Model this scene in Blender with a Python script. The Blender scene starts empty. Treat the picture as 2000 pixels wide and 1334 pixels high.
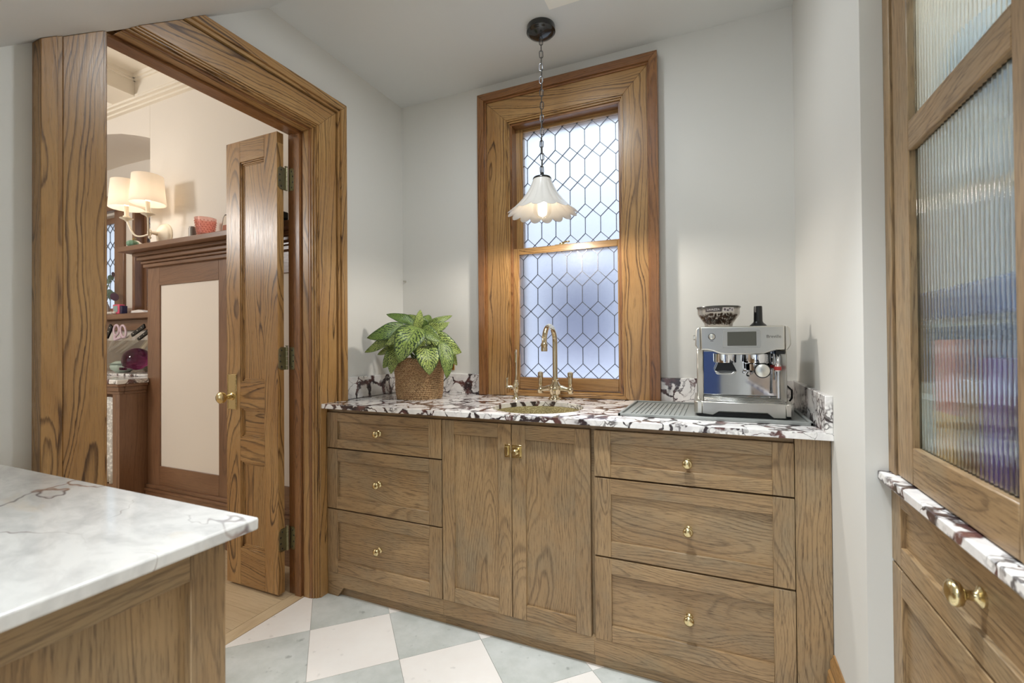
import bpy, bmesh, math, random
from mathutils import Vector, Matrix
from math import sin, cos, pi, sqrt, radians
random.seed(7)
S = bpy.context.scene
COL = S.collection

# ------------------------------------------------------------------ camera
YAW, PITCH, ROLL = radians(23.83), radians(.507), radians(-.4455)
fw = Vector((-sin(YAW)*cos(PITCH), cos(YAW)*cos(PITCH), sin(PITCH)))
rt = Vector((cos(YAW), sin(YAW), 0)); up = rt.cross(fw)
rt = (rt*cos(ROLL) + up*sin(ROLL)); up = rt.cross(fw)
cam = bpy.data.cameras.new('camera'); camo = bpy.data.objects.new('camera', cam); COL.objects.link(camo)
camo.matrix_world = Matrix(((rt.x, up.x, -fw.x, 0), (rt.y, up.y, -fw.y, 0), (rt.z, up.z, -fw.z, 1.1844), (0, 0, 0, 1)))
cam.sensor_width = 36; cam.lens = 900.7/2000*36; cam.clip_start = .02; cam.clip_end = 60
cam.dof.use_dof = True; cam.dof.focus_distance = 2.1; cam.dof.aperture_fstop = 5.0
S.camera = camo
S.cycles.max_bounces = 8; S.cycles.transmission_bounces = 7; S.cycles.diffuse_bounces = 4; S.cycles.glossy_bounces = 3; S.cycles.adaptive_threshold = .03

# ------------------------------------------------------------------ world, lights, exposure
w = bpy.data.worlds.new('world'); S.world = w; w.use_nodes = True
bg = w.node_tree.nodes['Background']; bg.inputs[0].default_value = (.80, .90, 1, 1); bg.inputs[1].default_value = .9
S.view_settings.view_transform = 'Standard'; S.view_settings.look = 'None'
S.view_settings.gamma = 1; S.view_settings.use_curve_mapping = False
S.view_settings.exposure = 0.80

def area(name, loc, size, power, col, rot=(0, 0, 0), shape='DISK', size_y=None):
    l = bpy.data.lights.new(name, 'AREA'); l.shape = shape; l.size = size
    if size_y: l.size_y = size_y
    l.energy = power; l.color = col
    o = bpy.data.objects.new(name, l); COL.objects.link(o); o.location = loc; o.rotation_euler = rot
    return o
def point(name, loc, r, power, col):
    l = bpy.data.lights.new(name, 'POINT'); l.shadow_soft_size = r; l.energy = power; l.color = col
    o = bpy.data.objects.new(name, l); COL.objects.link(o); o.location = loc
    return o
WARM = (1, .98, .95); NEUT = (.87, .945, 1)
ADDED_DOWNLIGHTS = [(.05, -.60, 44), (-.30, -1.7, 300), (-.70, 1.42, 5.8), (-.30, 1.05, 88)]  # added ceiling lamps, none in view, placed to brighten the kitchen
for i, (x, y, p) in enumerate(ADDED_DOWNLIGHTS):
    if i == 2:                                         # added wide soft lamp, out of view, lifting the side walls
        area('added_downlight_lamp', (x, y, 2.632), .15, p, NEUT); continue
    l = bpy.data.lights.new('added_downlight_lamp', 'SPOT'); l.energy = p; l.color = NEUT; l.spot_size = radians(146 if i < 2 else 68); l.spot_blend = 1 if i < 2 else .6; l.shadow_soft_size = .07 if i != 1 else .2
    o = bpy.data.objects.new('added_downlight_lamp', l); COL.objects.link(o); o.location = (x, y, 2.63)
point('dining_fill_lamp', (-3.9, .15, 2.25), .16, 29, WARM)  # added fill light for the dining room; no chandelier is modelled

# ------------------------------------------------------------------ helpers
def s2l(c):
    return tuple((x/255/12.92 if x/255 <= .04045 else ((x/255+.055)/1.055)**2.4) for x in c) + (1,)
WO = {}
def wo(o): return WO.get(o.name, Vector((0, 0, 0))) if o else Vector((0, 0, 0))

def thing(name, label, cat, loc, group=None, kind=None):
    o = bpy.data.objects.new(name, None); COL.objects.link(o); o.location = loc
    o.empty_display_size = .05
    WO[o.name] = Vector(loc)
    tag(o, label, cat, group, kind)
    return o
def tag(o, label=None, cat=None, group=None, kind=None):
    if label: o['label'] = label
    if cat: o['category'] = cat
    if group: o['group'] = group
    if kind: o['kind'] = kind
    return o

class MB:
    def __init__(s): s.v = []; s.f = []; s.m = []; s.uv = None
    def add(s, vs, fs, m=0):
        b = len(s.v); s.v += [Vector(p) for p in vs]
        for f in fs: s.f.append([b+i for i in f]); s.m.append(m)
        return s
    def box(s, x0, x1, y0, y1, z0, z1, m=0):
        return s.add([(x, y, z) for x in (x0, x1) for y in (y0, y1) for z in (z0, z1)],
                     [(0, 1, 3, 2), (4, 6, 7, 5), (0, 4, 5, 1), (2, 3, 7, 6), (0, 2, 6, 4), (1, 5, 7, 3)], m)
    def prism(s, poly, ax, a, b, m=0):
        n = len(poly)
        def P(p, t): return {'x': (t, p[0], p[1]), 'y': (p[0], t, p[1]), 'z': (p[0], p[1], t)}[ax]
        vs = [P(p, a) for p in poly] + [P(p, b) for p in poly]
        fs = [tuple(range(n)), tuple(range(2*n-1, n-1, -1))] + [(i, (i+1) % n, n+(i+1) % n, n+i) for i in range(n)]
        return s.add(vs, fs, m)
    def tube(s, pts, r, n=8, m=0, closed=False, caps=True):
        pts = [Vector(p) for p in pts]; N = len(pts)
        R = r if callable(r) else (lambda i: r[i]) if isinstance(r, (list, tuple)) else (lambda i: r)
        tg = []
        for i in range(N):
            a = pts[(i-1) % N] if closed or i > 0 else pts[i]; b = pts[(i+1) % N] if closed or i < N-1 else pts[i]
            tg.append((b-a).normalized())
        u = tg[0].orthogonal().normalized(); vs = []
        for i in range(N):
            u = (u - tg[i]*u.dot(tg[i])).normalized(); w_ = tg[i].cross(u)
            for k in range(n):
                a = 2*pi*k/n; vs.append(pts[i] + (u*cos(a)+w_*sin(a))*R(i))
        fs = []
        for i in range(N if closed else N-1):
            j = (i+1) % N
            for k in range(n): fs.append((i*n+k, i*n+(k+1) % n, j*n+(k+1) % n, j*n+k))
        if caps and not closed: fs += [tuple(range(n-1, -1, -1)), tuple((N-1)*n+k for k in range(n))]
        return s.add(vs, fs, m)
    def lathe(s, prof, c=(0, 0, 0), n=24, m=0, ax='z', rf=None, sgn=1):
        c = Vector(c); vs = []; fs = []
        for (r, h) in prof:
            for k in range(n):
                a = 2*pi*k/n; q = r*(rf(a, h) if rf else 1)
                p = (q*cos(a), q*sin(a), h)
                if ax == 'y': p = (p[0], sgn*h, p[1])
                if ax == 'x': p = (sgn*h, p[0], p[1])
                vs.append(c+Vector(p))
        for i in range(len(prof)-1):
            for k in range(n): fs.append((i*n+k, i*n+(k+1) % n, (i+1)*n+(k+1) % n, (i+1)*n+k))
        if prof[0] == prof[-1]: return s.add(vs, fs, m)
        if prof[0][0] > 1e-6: fs.append(tuple(range(n-1, -1, -1)))
        if prof[-1][0] > 1e-6: fs.append(tuple((len(prof)-1)*n+k for k in range(n)))
        return s.add(vs, fs, m)
    def grid(s, fn, nu, nv, m=0, closeu=False):
        vs = [fn(i/nu, j/nv) for j in range(nv+1) for i in range(nu if closeu else nu+1)]
        W = nu if closeu else nu+1; fs = []
        for j in range(nv):
            for i in range(nu):
                fs.append((j*W+i, j*W+(i+1) % W, (j+1)*W+(i+1) % W, (j+1)*W+i))
        return s.add(vs, fs, m)
    def xf(s, M):
        s.v = [M @ p for p in s.v]; return s
    def build(s, name, mats, parent=None, bevel=0, ang=35, seg=1, recalc=True, weld=False, keep=None):
        if not isinstance(mats, (list, tuple)): mats = [mats]
        lo = Vector([min(p[i] for p in s.v) for i in range(3)]); hi = Vector([max(p[i] for p in s.v) for i in range(3)])
        c = (lo+hi)/2
        if parent is None: c.z = lo.z
        if keep: c = Vector(keep)
        me = bpy.data.meshes.new(name); me.from_pydata([p-c for p in s.v], [], s.f)
        for mt in mats: me.materials.append(mt)
        me.polygons.foreach_set('material_index', s.m)
        if recalc or weld:
            bm = bmesh.new(); bm.from_mesh(me)
            if weld: bmesh.ops.remove_doubles(bm, verts=bm.verts, dist=1e-5)
            bmesh.ops.recalc_face_normals(bm, faces=bm.faces); bm.to_mesh(me); bm.free()
        me.polygons.foreach_set('use_smooth', [True]*len(me.polygons))
        me.set_sharp_from_angle(angle=radians(ang))
        o = bpy.data.objects.new(name, me); COL.objects.link(o)
        o.parent = parent; o.location = c - wo(parent); WO[o.name] = c
        if bevel:
            b = o.modifiers.new('bevel', 'BEVEL'); b.width = bevel; b.segments = seg; b.limit_method = 'ANGLE'; b.angle_limit = radians(40)
        return o
def inst(src, parent, loc, rot=(0, 0, 0), name=None):
    o = src.copy(); COL.objects.link(o); o.parent = parent
    o.location = Vector(loc) - wo(parent); o.rotation_euler = rot; WO[o.name] = Vector(loc)
    return o

# ------------------------------------------------------------------ materials
class NT:
    def __init__(s, name):
        s.mat = bpy.data.materials.new(name); s.mat.use_nodes = True; s.t = s.mat.node_tree; s.t.nodes.clear()
        s.out = s.n('ShaderNodeOutputMaterial')
    def n(s, typ, **k):
        x = s.t.nodes.new(typ)
        for a, b in k.items(): setattr(x, a, b)
        return x
    def put(s, sock, v):
        if isinstance(v, bpy.types.NodeSocket): s.t.links.new(v, sock)
        elif v is not None:
            if isinstance(v, (tuple, list)) and len(v) == 3 and sock.type == 'RGBA': v = tuple(v)+(1,)
            sock.default_value = v
    def m(s, op, a, b=None, c=None, clamp=False):
        x = s.n('ShaderNodeMath', operation=op, use_clamp=clamp)
        for i, q in enumerate((a, b, c)):
            if q is not None: s.put(x.inputs[i], q)
        return x.outputs[0]
    def vm(s, op, a, b=None, sc=None):
        x = s.n('ShaderNodeVectorMath', operation=op); s.put(x.inputs[0], a)
        if b is not None: s.put(x.inputs[1], b)
        if sc is not None: s.put(x.inputs['Scale'], sc)
        return x.outputs[0]
    def xyz(s, v):
        x = s.n('ShaderNodeSeparateXYZ'); s.put(x.inputs[0], v); return x.outputs
    def comb(s, a, b, c):
        x = s.n('ShaderNodeCombineXYZ')
        for i, q in enumerate((a, b, c)): s.put(x.inputs[i], q)
        return x.outputs[0]
    def noise(s, v, scale, detail=2, rough=.5, dist=0, col=False):
        x = s.n('ShaderNodeTexNoise'); s.put(x.inputs['Vector'], v); s.put(x.inputs['Scale'], scale)
        x.inputs['Detail'].default_value = detail; x.inputs['Roughness'].default_value = rough; x.inputs['Distortion'].default_value = dist
        return x.outputs['Color' if col else 'Fac']
    def voro(s, v, scale, feat='F1', rand=1, out='Distance'):
        x = s.n('ShaderNodeTexVoronoi', feature=feat); s.put(x.inputs['Vector'], v); s.put(x.inputs['Scale'], scale)
        x.inputs['Randomness'].default_value = rand
        return x.outputs[out]
    def ramp(s, f, stops):
        x = s.n('ShaderNodeValToRGB'); s.put(x.inputs[0], f); e = x.color_ramp.elements
        while len(e) < len(stops): e.new(.5)
        for i, (p, c) in enumerate(stops):
            e[i].position = p; e[i].color = c if len(c) == 4 else tuple(c)+(1,)
        return x.outputs[0]
    def mr(s, f, a, b, c=0, d=1, smooth=False):
        x = s.n('ShaderNodeMapRange'); x.clamp = True
        if smooth: x.interpolation_type = 'SMOOTHSTEP'
        for i, q in enumerate((f, a, b, c, d)): s.put(x.inputs[i], q)
        return x.outputs[0]
    def mix(s, f, a, b, typ='MIX'):
        x = s.n('ShaderNodeMix', data_type='RGBA', blend_type=typ)
        s.put(x.inputs[0], f); s.put(x.inputs[6], a); s.put(x.inputs[7], b); return x.outputs[2]
    def bump(s, h, st, dist=.002, nrm=None):
        x = s.n('ShaderNodeBump'); s.put(x.inputs['Height'], h); x.inputs['Strength'].default_value = st
        x.inputs['Distance'].default_value = dist
        if nrm is not None: s.put(x.inputs['Normal'], nrm)
        return x.outputs[0]
    def obj(s): return s.n('ShaderNodeTexCoord').outputs['Object']
    def rnd(s): return s.n('ShaderNodeObjectInfo').outputs['Random']
    def bsdf(s, col, rough=.5, metal=0, nrm=None, **k):
        b = s.n('ShaderNodeBsdfPrincipled'); s.put(b.inputs['Base Color'], col); s.put(b.inputs['Roughness'], rough)
        s.put(b.inputs['Metallic'], metal)
        if nrm is not None: s.put(b.inputs['Normal'], nrm)
        for a, v in k.items(): s.put(b.inputs[a.replace('_', ' ')], v)
        s.t.links.new(b.outputs[0], s.out.inputs[0]); s.b = b
        return s.mat

def plain(name, rgb, rough=.5, metal=0, **k):
    t = NT(name); return t.bsdf(s2l(rgb), rough, metal, **k)

def paint(name, rgb, rough=.6):
    t = NT(name); o = t.obj()
    n1 = t.noise(o, 1.2, 2); n2 = t.noise(o, 160, 3)
    c = t.mix(t.mr(n1, .3, .7, 0, .25), s2l(rgb), s2l([x*.97 for x in rgb]))
    return t.bsdf(c, rough, nrm=t.bump(n2, .08, .001))

def wood(name, ax, light, mid, dark, freq=70, contrast=.8, pores=.5, rough=.38, wob=1.0, grey=None, coat=.0, dash=.05, tilt=.22):
    t = NT(name); x, y, z = t.xyz(t.obj()); r = t.rnd()
    gl, a, b = {'x': (x, y, z), 'y': (y, x, z), 'z': (z, x, y)}[ax]
    r2 = t.m('FRACT', t.m('MULTIPLY', r, 17.31)); r3 = t.m('FRACT', t.m('MULTIPLY', r, 53.7)); r4 = t.m('FRACT', t.m('MULTIPLY', r, 91.3))
    g = t.m('ADD', gl, t.m('MULTIPLY', r, 37.0))
    # the log's heart line runs at a slight slant behind the face, so the rings open into cathedrals
    a2 = t.m('ADD', t.m('ADD', a, t.m('MULTIPLY', t.m('SUBTRACT', r2, .5), .10)), t.m('MULTIPLY', gl, t.m('MULTIPLY', t.m('SUBTRACT', r4, .5), tilt*.25)))
    b2 = t.m('ADD', t.m('ADD', b, t.m('MULTIPLY', t.m('SUBTRACT', r3, .5), .10)), t.m('MULTIPLY', gl, t.m('MULTIPLY', t.m('SUBTRACT', r3, .5), tilt)))
    n = t.noise(t.comb(a2, b2, t.m('MULTIPLY', g, .38)), 4.2, 2, .45, col=True); nx, ny, nz = t.xyz(n)
    k = .13*wob
    a3 = t.m('ADD', a2, t.m('MULTIPLY', t.m('SUBTRACT', nx, .5), k)); b3 = t.m('ADD', b2, t.m('MULTIPLY', t.m('SUBTRACT', ny, .5), k))
    rad = t.m('SQRT', t.m('ADD', t.m('MULTIPLY', a3, a3), t.m('MULTIPLY', b3, b3)))
    fine = t.noise(t.comb(a, b, t.m('MULTIPLY', g, dash)), 300, 3, .6)
    rad = t.m('ADD', rad, t.m('MULTIPLY', t.m('SUBTRACT', fine, .5), .006))
    ph = t.m('ADD', t.m('MULTIPLY', rad, freq), t.m('MULTIPLY', t.noise(t.comb(rad, r, 0), 26, 1), 3.0)); fr = t.m('FRACT', ph)
    wn_ = t.n('ShaderNodeTexWhiteNoise', noise_dimensions='1D'); t.put(wn_.inputs['W'], t.m('FLOOR', ph))
    ring = t.m('MULTIPLY', t.mr(fr, .50, .88, 0, 1, True), t.mr(fr, .90, 1.0, 1, 0))
    rv = t.noise(t.comb(a3, b3, t.m('MULTIPLY', g, .15)), 14, 1)
    ring = t.m('MULTIPLY', t.m('MULTIPLY', ring, t.mr(wn_.outputs['Value'], 0, .8, .18, 1)), t.mr(rv, .3, .62, .5, 1.1))
    por = t.mr(fine, .52, .70, 0, 1)
    big = t.noise(t.comb(a, b, t.m('MULTIPLY', g, .3)), 7, 2)
    c = t.mix(t.mr(big, .3, .72), light, mid)
    if grey: c = t.mix(t.mr(t.noise(t.comb(a2, b2, t.m('MULTIPLY', g, .6)), 8, 4, .6), .45, .72, 0, .7), c, grey)
    c = t.mix(t.m('MULTIPLY', ring, contrast, clamp=True), c, dark)
    c = t.mix(t.m('MULTIPLY', por, pores, clamp=True), c, dark)
    c = t.mix(t.m('MULTIPLY', r2, .25), c, t.mix(.5, c, dark))
    rg = t.mr(fine, .3, .8, rough-.05, rough+.12)
    return t.bsdf(c, rg, nrm=t.bump(t.m('MULTIPLY', fine, -1.0), .22, .001), Coat_Weight=coat, Coat_Roughness=.3)

W = {}
for ax in 'xyz':
    W['trim', ax] = wood('oak_trim_'+ax, ax, s2l((186, 146, 93)), s2l((162, 118, 68)), s2l((72, 44, 20)), 66, .9, .35, .30, 1.0, coat=.35)
    W['band', ax] = wood('oak_band_'+ax, ax, s2l((158, 110, 66)), s2l((134, 88, 50)), s2l((70, 40, 20)), 120, .7, .5, .30, .8, coat=.35)
    W['cab', ax] = wood('oak_cabinet_'+ax, ax, s2l((176, 145, 105)), s2l((150, 120, 84)), s2l((70, 50, 33)), 105, .48, .6, .42, 1.3, s2l((146, 130, 104)), dash=.07)
    W['dark', ax] = wood('walnut_panel_'+ax, ax, s2l((146, 108, 80)), s2l((122, 86, 60)), s2l((72, 46, 30)), 70, .3, .35, .34, .8, coat=.3)
    W['floor', ax] = wood('pale_plank_'+ax, ax, s2l((224, 202, 166)), s2l((208, 182, 144)), s2l((170, 138, 100)), 60, .3, .3, .38, .8)

def viola(name):
    t = NT(name); o = t.obj(); r = t.rnd()
    o = t.vm('ADD', o, t.comb(t.m('MULTIPLY', r, 31), t.m('MULTIPLY', r, 17), 0))
    d = t.noise(o, 8, 4, .6, col=True); dd = t.vm('SUBTRACT', d, (.5, .5, .5))
    p = t.vm('ADD', o, t.vm('SCALE', dd, sc=.10))
    e = t.voro(p, 10, 'DISTANCE_TO_EDGE'); wd = t.mr(t.noise(o, 6, 2), .40, .66, .0, .17)
    v1 = t.mr(e, t.m('MULTIPLY', wd, .55), t.m('ADD', wd, .012), 1, 0, True)
    p2 = t.vm('ADD', o, t.vm('SCALE', dd, sc=.15))
    e2 = t.voro(p2, 26, 'DISTANCE_TO_EDGE'); m2 = t.mr(t.noise(o, 9, 2), .50, .60)
    v2 = t.m('MULTIPLY', t.mr(e2, .03, .12, 1, 0, True), m2)
    vein = t.m('MAXIMUM', t.m('MULTIPLY', v1, .97), t.m('MULTIPLY', v2, .85))
    vein = t.m('MULTIPLY', vein, t.mr(t.noise(o, 70, 3), .22, .45, .55, 1))
    cloud = t.mr(t.noise(p, 11, 5, .6), .46, .70, 0, .6)
    c = t.mix(cloud, s2l((246, 242, 238)), s2l((190, 184, 186)))
    c = t.mix(t.mr(t.noise(p2, 6, 3), .58, .70, 0, .2), c, s2l((214, 200, 186)))
    vc = t.mix(t.mr(t.noise(o, 16, 2), .48, .66), s2l((42, 26, 30)), s2l((104, 62, 56)))
    c = t.mix(vein, c, vc)
    return t.bsdf(c, .13)
def quartzite(name):
    t = NT(name); o = t.obj(); x, y, z = t.xyz(o)
    o2 = t.comb(t.m('ADD', x, t.m('MULTIPLY', y, .6)), t.m('MULTIPLY', y, 1.7), z)
    d = t.noise(o2, 3, 4, .55, col=True)
    p = t.vm('ADD', o2, t.vm('SCALE', t.vm('SUBTRACT', d, (.5, .5, .5)), sc=.35))
    e = t.voro(p, 3.1, 'DISTANCE_TO_EDGE'); wd = t.mr(t.noise(o, 3.3, 2), .4, .7, .002, .03)
    v1 = t.mr(e, 0, wd, 1, 0, True); v1 = t.m('MULTIPLY', v1, t.mr(t.noise(o2, 4, 1), .4, .55))
    c = t.mix(t.mr(t.noise(p, 11, 5, .6), .40, .75, 0, .8), s2l((218, 215, 210)), s2l((176, 173, 170)))
    c = t.mix(t.mr(t.noise(p, 5, 4), .58, .72, 0, .45), c, s2l((216, 186, 140)))
    vc = t.mix(t.mr(t.noise(o, 6, 2), .45, .55), s2l((92, 82, 86)), s2l((140, 98, 72)))
    c = t.mix(t.m('MULTIPLY', v1, .85), c, vc)
    return t.bsdf(c, .1)
def tilemat(name, rgb, rgb2, amt):
    t = NT(name); o = t.obj(); r = t.rnd()
    o = t.vm('ADD', o, t.comb(t.m('MULTIPLY', r, 31), t.m('MULTIPLY', r, 17), 0))
    n = t.noise(o, 7, 6, .65); n2 = t.noise(o, 60, 3); sp = t.mr(t.noise(o, 22, 3), .66, .76)
    c = t.mix(t.m('MULTIPLY', t.mr(n, .35, .7), amt), s2l(rgb), s2l(rgb2))
    c = t.mix(t.m('MULTIPLY', sp, amt*.6), c, s2l([q*.72 for q in rgb2]))
    return t.bsdf(c, t.mr(n2, .3, .7, .28, .42))
def basketmat(name):
    t = NT(name); o = t.obj(); x, y, z = t.xyz(o)
    f = t.noise(t.comb(x, y, t.m('MULTIPLY', z, 1.5)), 90, 3, .6); g = t.noise(o, 14, 2)
    an = t.m('ARCTAN2', y, x)
    sl = t.m('SINE', t.m('ADD', t.m('SUBTRACT', t.m('MULTIPLY', an, 62), t.m('MULTIPLY', z, 800)), t.m('MULTIPLY', f, 5)))
    c = t.ramp(t.m('ADD', t.m('MULTIPLY', sl, .28), f), [(.22, s2l((104, 72, 42))), (.5, s2l((184, 146, 102))), (.85, s2l((220, 190, 146)))])
    c = t.mix(t.mr(g, .35, .7, 0, .35), c, s2l((150, 110, 74)))
    return t.bsdf(c, .75, nrm=t.bump(sl, .35, .002))
def leafmat(name):
    t = NT(name); uv = t.n('ShaderNodeUVMap').outputs[0]; u, v, _ = t.xyz(uv); r = t.rnd()
    au = t.m('ABSOLUTE', t.m('SUBTRACT', u, .5))
    ph = t.m('SUBTRACT', t.m('MULTIPLY', v, 9), t.m('MULTIPLY', au, 7))
    nv = t.comb(t.m('MULTIPLY', u, 3), t.m('ADD', t.m('MULTIPLY', v, 4), t.m('MULTIPLY', r, 40)), 0)
    n = t.noise(nv, 3.2, 3, .6)
    st = t.m('SINE', t.m('MULTIPLY', t.m('ADD', ph, t.m('MULTIPLY', n, 2.6)), 6.28))
    blot = t.m('ADD', t.m('MULTIPLY', st, .5), t.m('MULTIPLY', t.m('SUBTRACT', n, .5), 2.4))
    dk = t.mr(blot, -.05, .22); dk = t.m('MULTIPLY', dk, t.mr(au, .02, .1, .3, 1))
    rim = t.mr(au, .43, .48); mid = t.mr(au, .012, .03, 1, 0)
    c = t.mix(t.mr(n, .3, .7), s2l((150, 172, 78)), s2l((196, 206, 124)))
    c = t.mix(r, c, s2l((120, 150, 62))) if False else t.mix(t.mr(r, .35, .95, 0, .75), c, s2l((72, 112, 36)))
    c = t.mix(dk, c, s2l((44, 66, 32))); c = t.mix(t.m('MULTIPLY', rim, .8), c, s2l((52, 78, 42))); c = t.mix(t.m('MULTIPLY', mid, .7), c, s2l((62, 84, 44)))
    m = t.bsdf(c, .42, nrm=t.bump(st, .15, .002)); 
    return m
def hammered(name):
    t = NT(name); o = t.obj(); v = t.voro(o, 130, 'F1'); n = t.noise(o, 220, 2)
    c = t.mix(t.mr(n, .35, .7), s2l((136, 122, 78)), s2l((196, 184, 138)))
    return t.bsdf(c, .38, .4, nrm=t.bump(v, .6, .003))
def glassmat(name, tint, rough, transp=.0, ior=1.45, bumpsc=None):
    t = NT(name); nrm = None
    if bumpsc: nrm = t.bump(t.noise(t.obj(), bumpsc, 2), .5, .003)
    m = t.bsdf(tint, rough, nrm=nrm, Transmission_Weight=1.0, IOR=ior)
    if transp:
        tr = t.n('ShaderNodeBsdfTransparent'); tr.inputs[0].default_value = tuple(tint)
        mx = t.n('ShaderNodeMixShader'); mx.inputs[0].default_value = transp
        t.t.links.new(t.b.outputs[0], mx.inputs[1]); t.t.links.new(tr.outputs[0], mx.inputs[2]); t.t.links.new(mx.outputs[0], t.out.inputs[0])
    return m
def emit(name, rgb, st):
    t = NT(name); e = t.n('ShaderNodeEmission'); e.inputs[0].default_value = tuple(rgb)+(1,); e.inputs[1].default_value = st
    t.t.links.new(e.outputs[0], t.out.inputs[0]); return t.mat
def metal(name, rgb, rough, aniso=0, nz=0):
    t = NT(name); rr = rough
    if nz: rr = t.mr(t.noise(t.obj(), 40, 3), .3, .7, rough-nz, rough+nz)
    return t.bsdf(s2l(rgb), rr, 1)

WALL = paint('warm_white_wall', (224, 222, 216)); CEIL = paint('white_ceiling', (222, 222, 219))
WALL2 = paint('cream_dining_wall', (234, 225, 213)); PANELP = paint('cream_panel', (238, 227, 214))
VIOLA = viola('burgundy_veined_marble'); QUARTZ = quartzite('grey_white_quartzite')
TW = tilemat('white_floor_tile', (244, 238, 231), (238, 229, 221), .6); TG = tilemat('grey_green_floor_tile', (212, 213, 208), (188, 191, 184), 1)
GROUT = plain('pale_grout', (206, 198, 188), .8)
BRASS = metal('polished_brass', (216, 198, 152), .22); NICKEL = metal('warm_nickel', (206, 190, 160), .14)
ABRASS = metal('antique_brass', (158, 152, 122), .40); STEEL = metal('brushed_steel', (212, 209, 201), .30)
CHROME = metal('chrome', (222, 222, 224), .05); BLACKM = plain('black_metal', (14, 14, 15), .22, Coat_Weight=.6)
BLACKP = plain('black_plastic', (16, 16, 16), .3); DARKGAP = plain('dark_recess', (40, 28, 18), .8)
CHAINM = metal('dark_steel_chain', (92, 92, 94), .3); SILVER = metal('pendant_cord', (176, 172, 166), .4)
PORC = plain('white_porcelain', (212, 207, 200), .25); SILI = plain('grey_silicone', (142, 144, 140), .6)
SINKM = hammered('hammered_bronze')
t_ = NT('leaded_window_glass'); WGLASS = glassmat('obscured_window_glass', (.88, .92, 1, 1), .42, 0, 1.3, 45)
LEAD = metal('lead_came', (96, 96, 100), .4)
FLUTE = glassmat('fluted_glass', (.90, .97, .98, 1), .0, .30, 1.45); CLEAR = glassmat('clear_glass', (.96, .97, .96, 1), .0, .5)
SMOKE = glassmat('smoky_plastic', (.90, .88, .86, 1), .0, .7, 1.3)
BASK = basketmat('seagrass_basket'); LEAF = leafmat('variegated_leaf'); STEM = plain('green_stem', (110, 128, 66), .5); SOIL = plain('dark_soil', (40, 30, 22), .9)

# ------------------------------------------------------------------ dimensions
XL, XR, YB, ZC = -1.748, .318, 2.311, 2.647
YF = 1.639; YCAB = 1.672; CT = .914
SLY, SLK = 1.387, .80                                  # sloped ceiling starts here and drops towards the camera
def slz(y): return ZC - SLK*(SLY-y)
def clip_poly(poly, f):
    out = []
    for i in range(len(poly)):
        p, q = poly[i], poly[(i+1) % len(poly)]; a, b = f(p), f(q)
        if a >= 0: out.append(p)
        if (a >= 0) != (b >= 0):
            s_ = a/(a-b); out.append((p[0]+(q[0]-p[0])*s_, p[1]+(q[1]-p[1])*s_))
    return out
def clip_rect(poly, x0, x1, y0, y1):
    for f in (lambda p: p[0]-x0, lambda p: x1-p[0], lambda p: p[1]-y0, lambda p: y1-p[1]):
        if len(poly) < 3: return []
        poly = clip_poly(poly, f)
    return poly
def parea(p): return abs(sum(p[i][0]*p[(i+1) % len(p)][1]-p[(i+1) % len(p)][0]*p[i][1] for i in range(len(p))))/2
STRUCT = 'structure'
def struct(mb, name, mats, label, cat, **k):
    return tag(mb.build(name, mats, **k), label, cat, kind=STRUCT)

# ================================================================== ROOM SHELL
b = MB()
OX0, OX1, OZ0, OZ1 = -1.02, -.394, .90, 2.42         # hole for the window
b.box(-1.9, OX0, YB, YB+.22, -.1, 3.1); b.box(OX1, .9, YB, YB+.22, -.1, 3.1)
b.box(OX0, OX1, YB, YB+.22, -.1, OZ0); b.box(OX0, OX1, YB, YB+.22, OZ1, 3.1)
struct(b, 'wall_back', WALL, 'warm white plaster wall behind the sink and window', 'wall')
b = MB(); XW = XL-.14
b.box(XW, XL, -3.3, .73, 0, 3.1); b.box(XW, XL, 1.69, YB, 0, 3.1); b.box(XW, XL, .73, 1.69, 2.32, 3.1)
struct(b, 'wall_left', WALL, 'white wall around the oak doorway', 'wall')
b = MB()
b.box(XR, .9, 1.325, YB, -.1, 3.1)
struct(b, 'wall_right', WALL, 'white wall right of the coffee machine', 'wall')
b = MB(); b.box(.74, .9, -3.3, 1.325, -.1, 3.1)
struct(b, 'wall_hutch', WALL, 'wall behind the glass-fronted hutch', 'wall')
b = MB()                                              # unseen rear wall; its wide opening is shaped to let daylight in
b.box(-1.9, -1.72, -3.5, -3.3, -.1, 3.1); b.box(-.42, .9, -3.5, -3.3, -.1, 3.1)
b.box(-1.72, -.42, -3.5, -3.3, -.1, .25); b.box(-1.72, -.42, -3.5, -3.3, 2.5, 3.1)
struct(b, 'wall_front', WALL, 'kitchen wall behind the camera with an opening added for daylight', 'wall')
b = MB(); b.box(XW, .9, -3.4, YB, ZC, ZC+.1)
struct(b, 'ceiling', CEIL, 'flat white ceiling with the pendant lamp', 'ceiling')
b = MB()                                              # sloped ceiling under the stairs
y1 = -.55
b.prism([(SLY, ZC+.02), (SLY+.0, ZC), (y1, slz(y1)), (y1, ZC+.02)], 'x', XL, -.86)
struct(b, 'ceiling_slope', CEIL, 'sloping white ceiling under the stairs at top left', 'ceiling')

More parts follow.
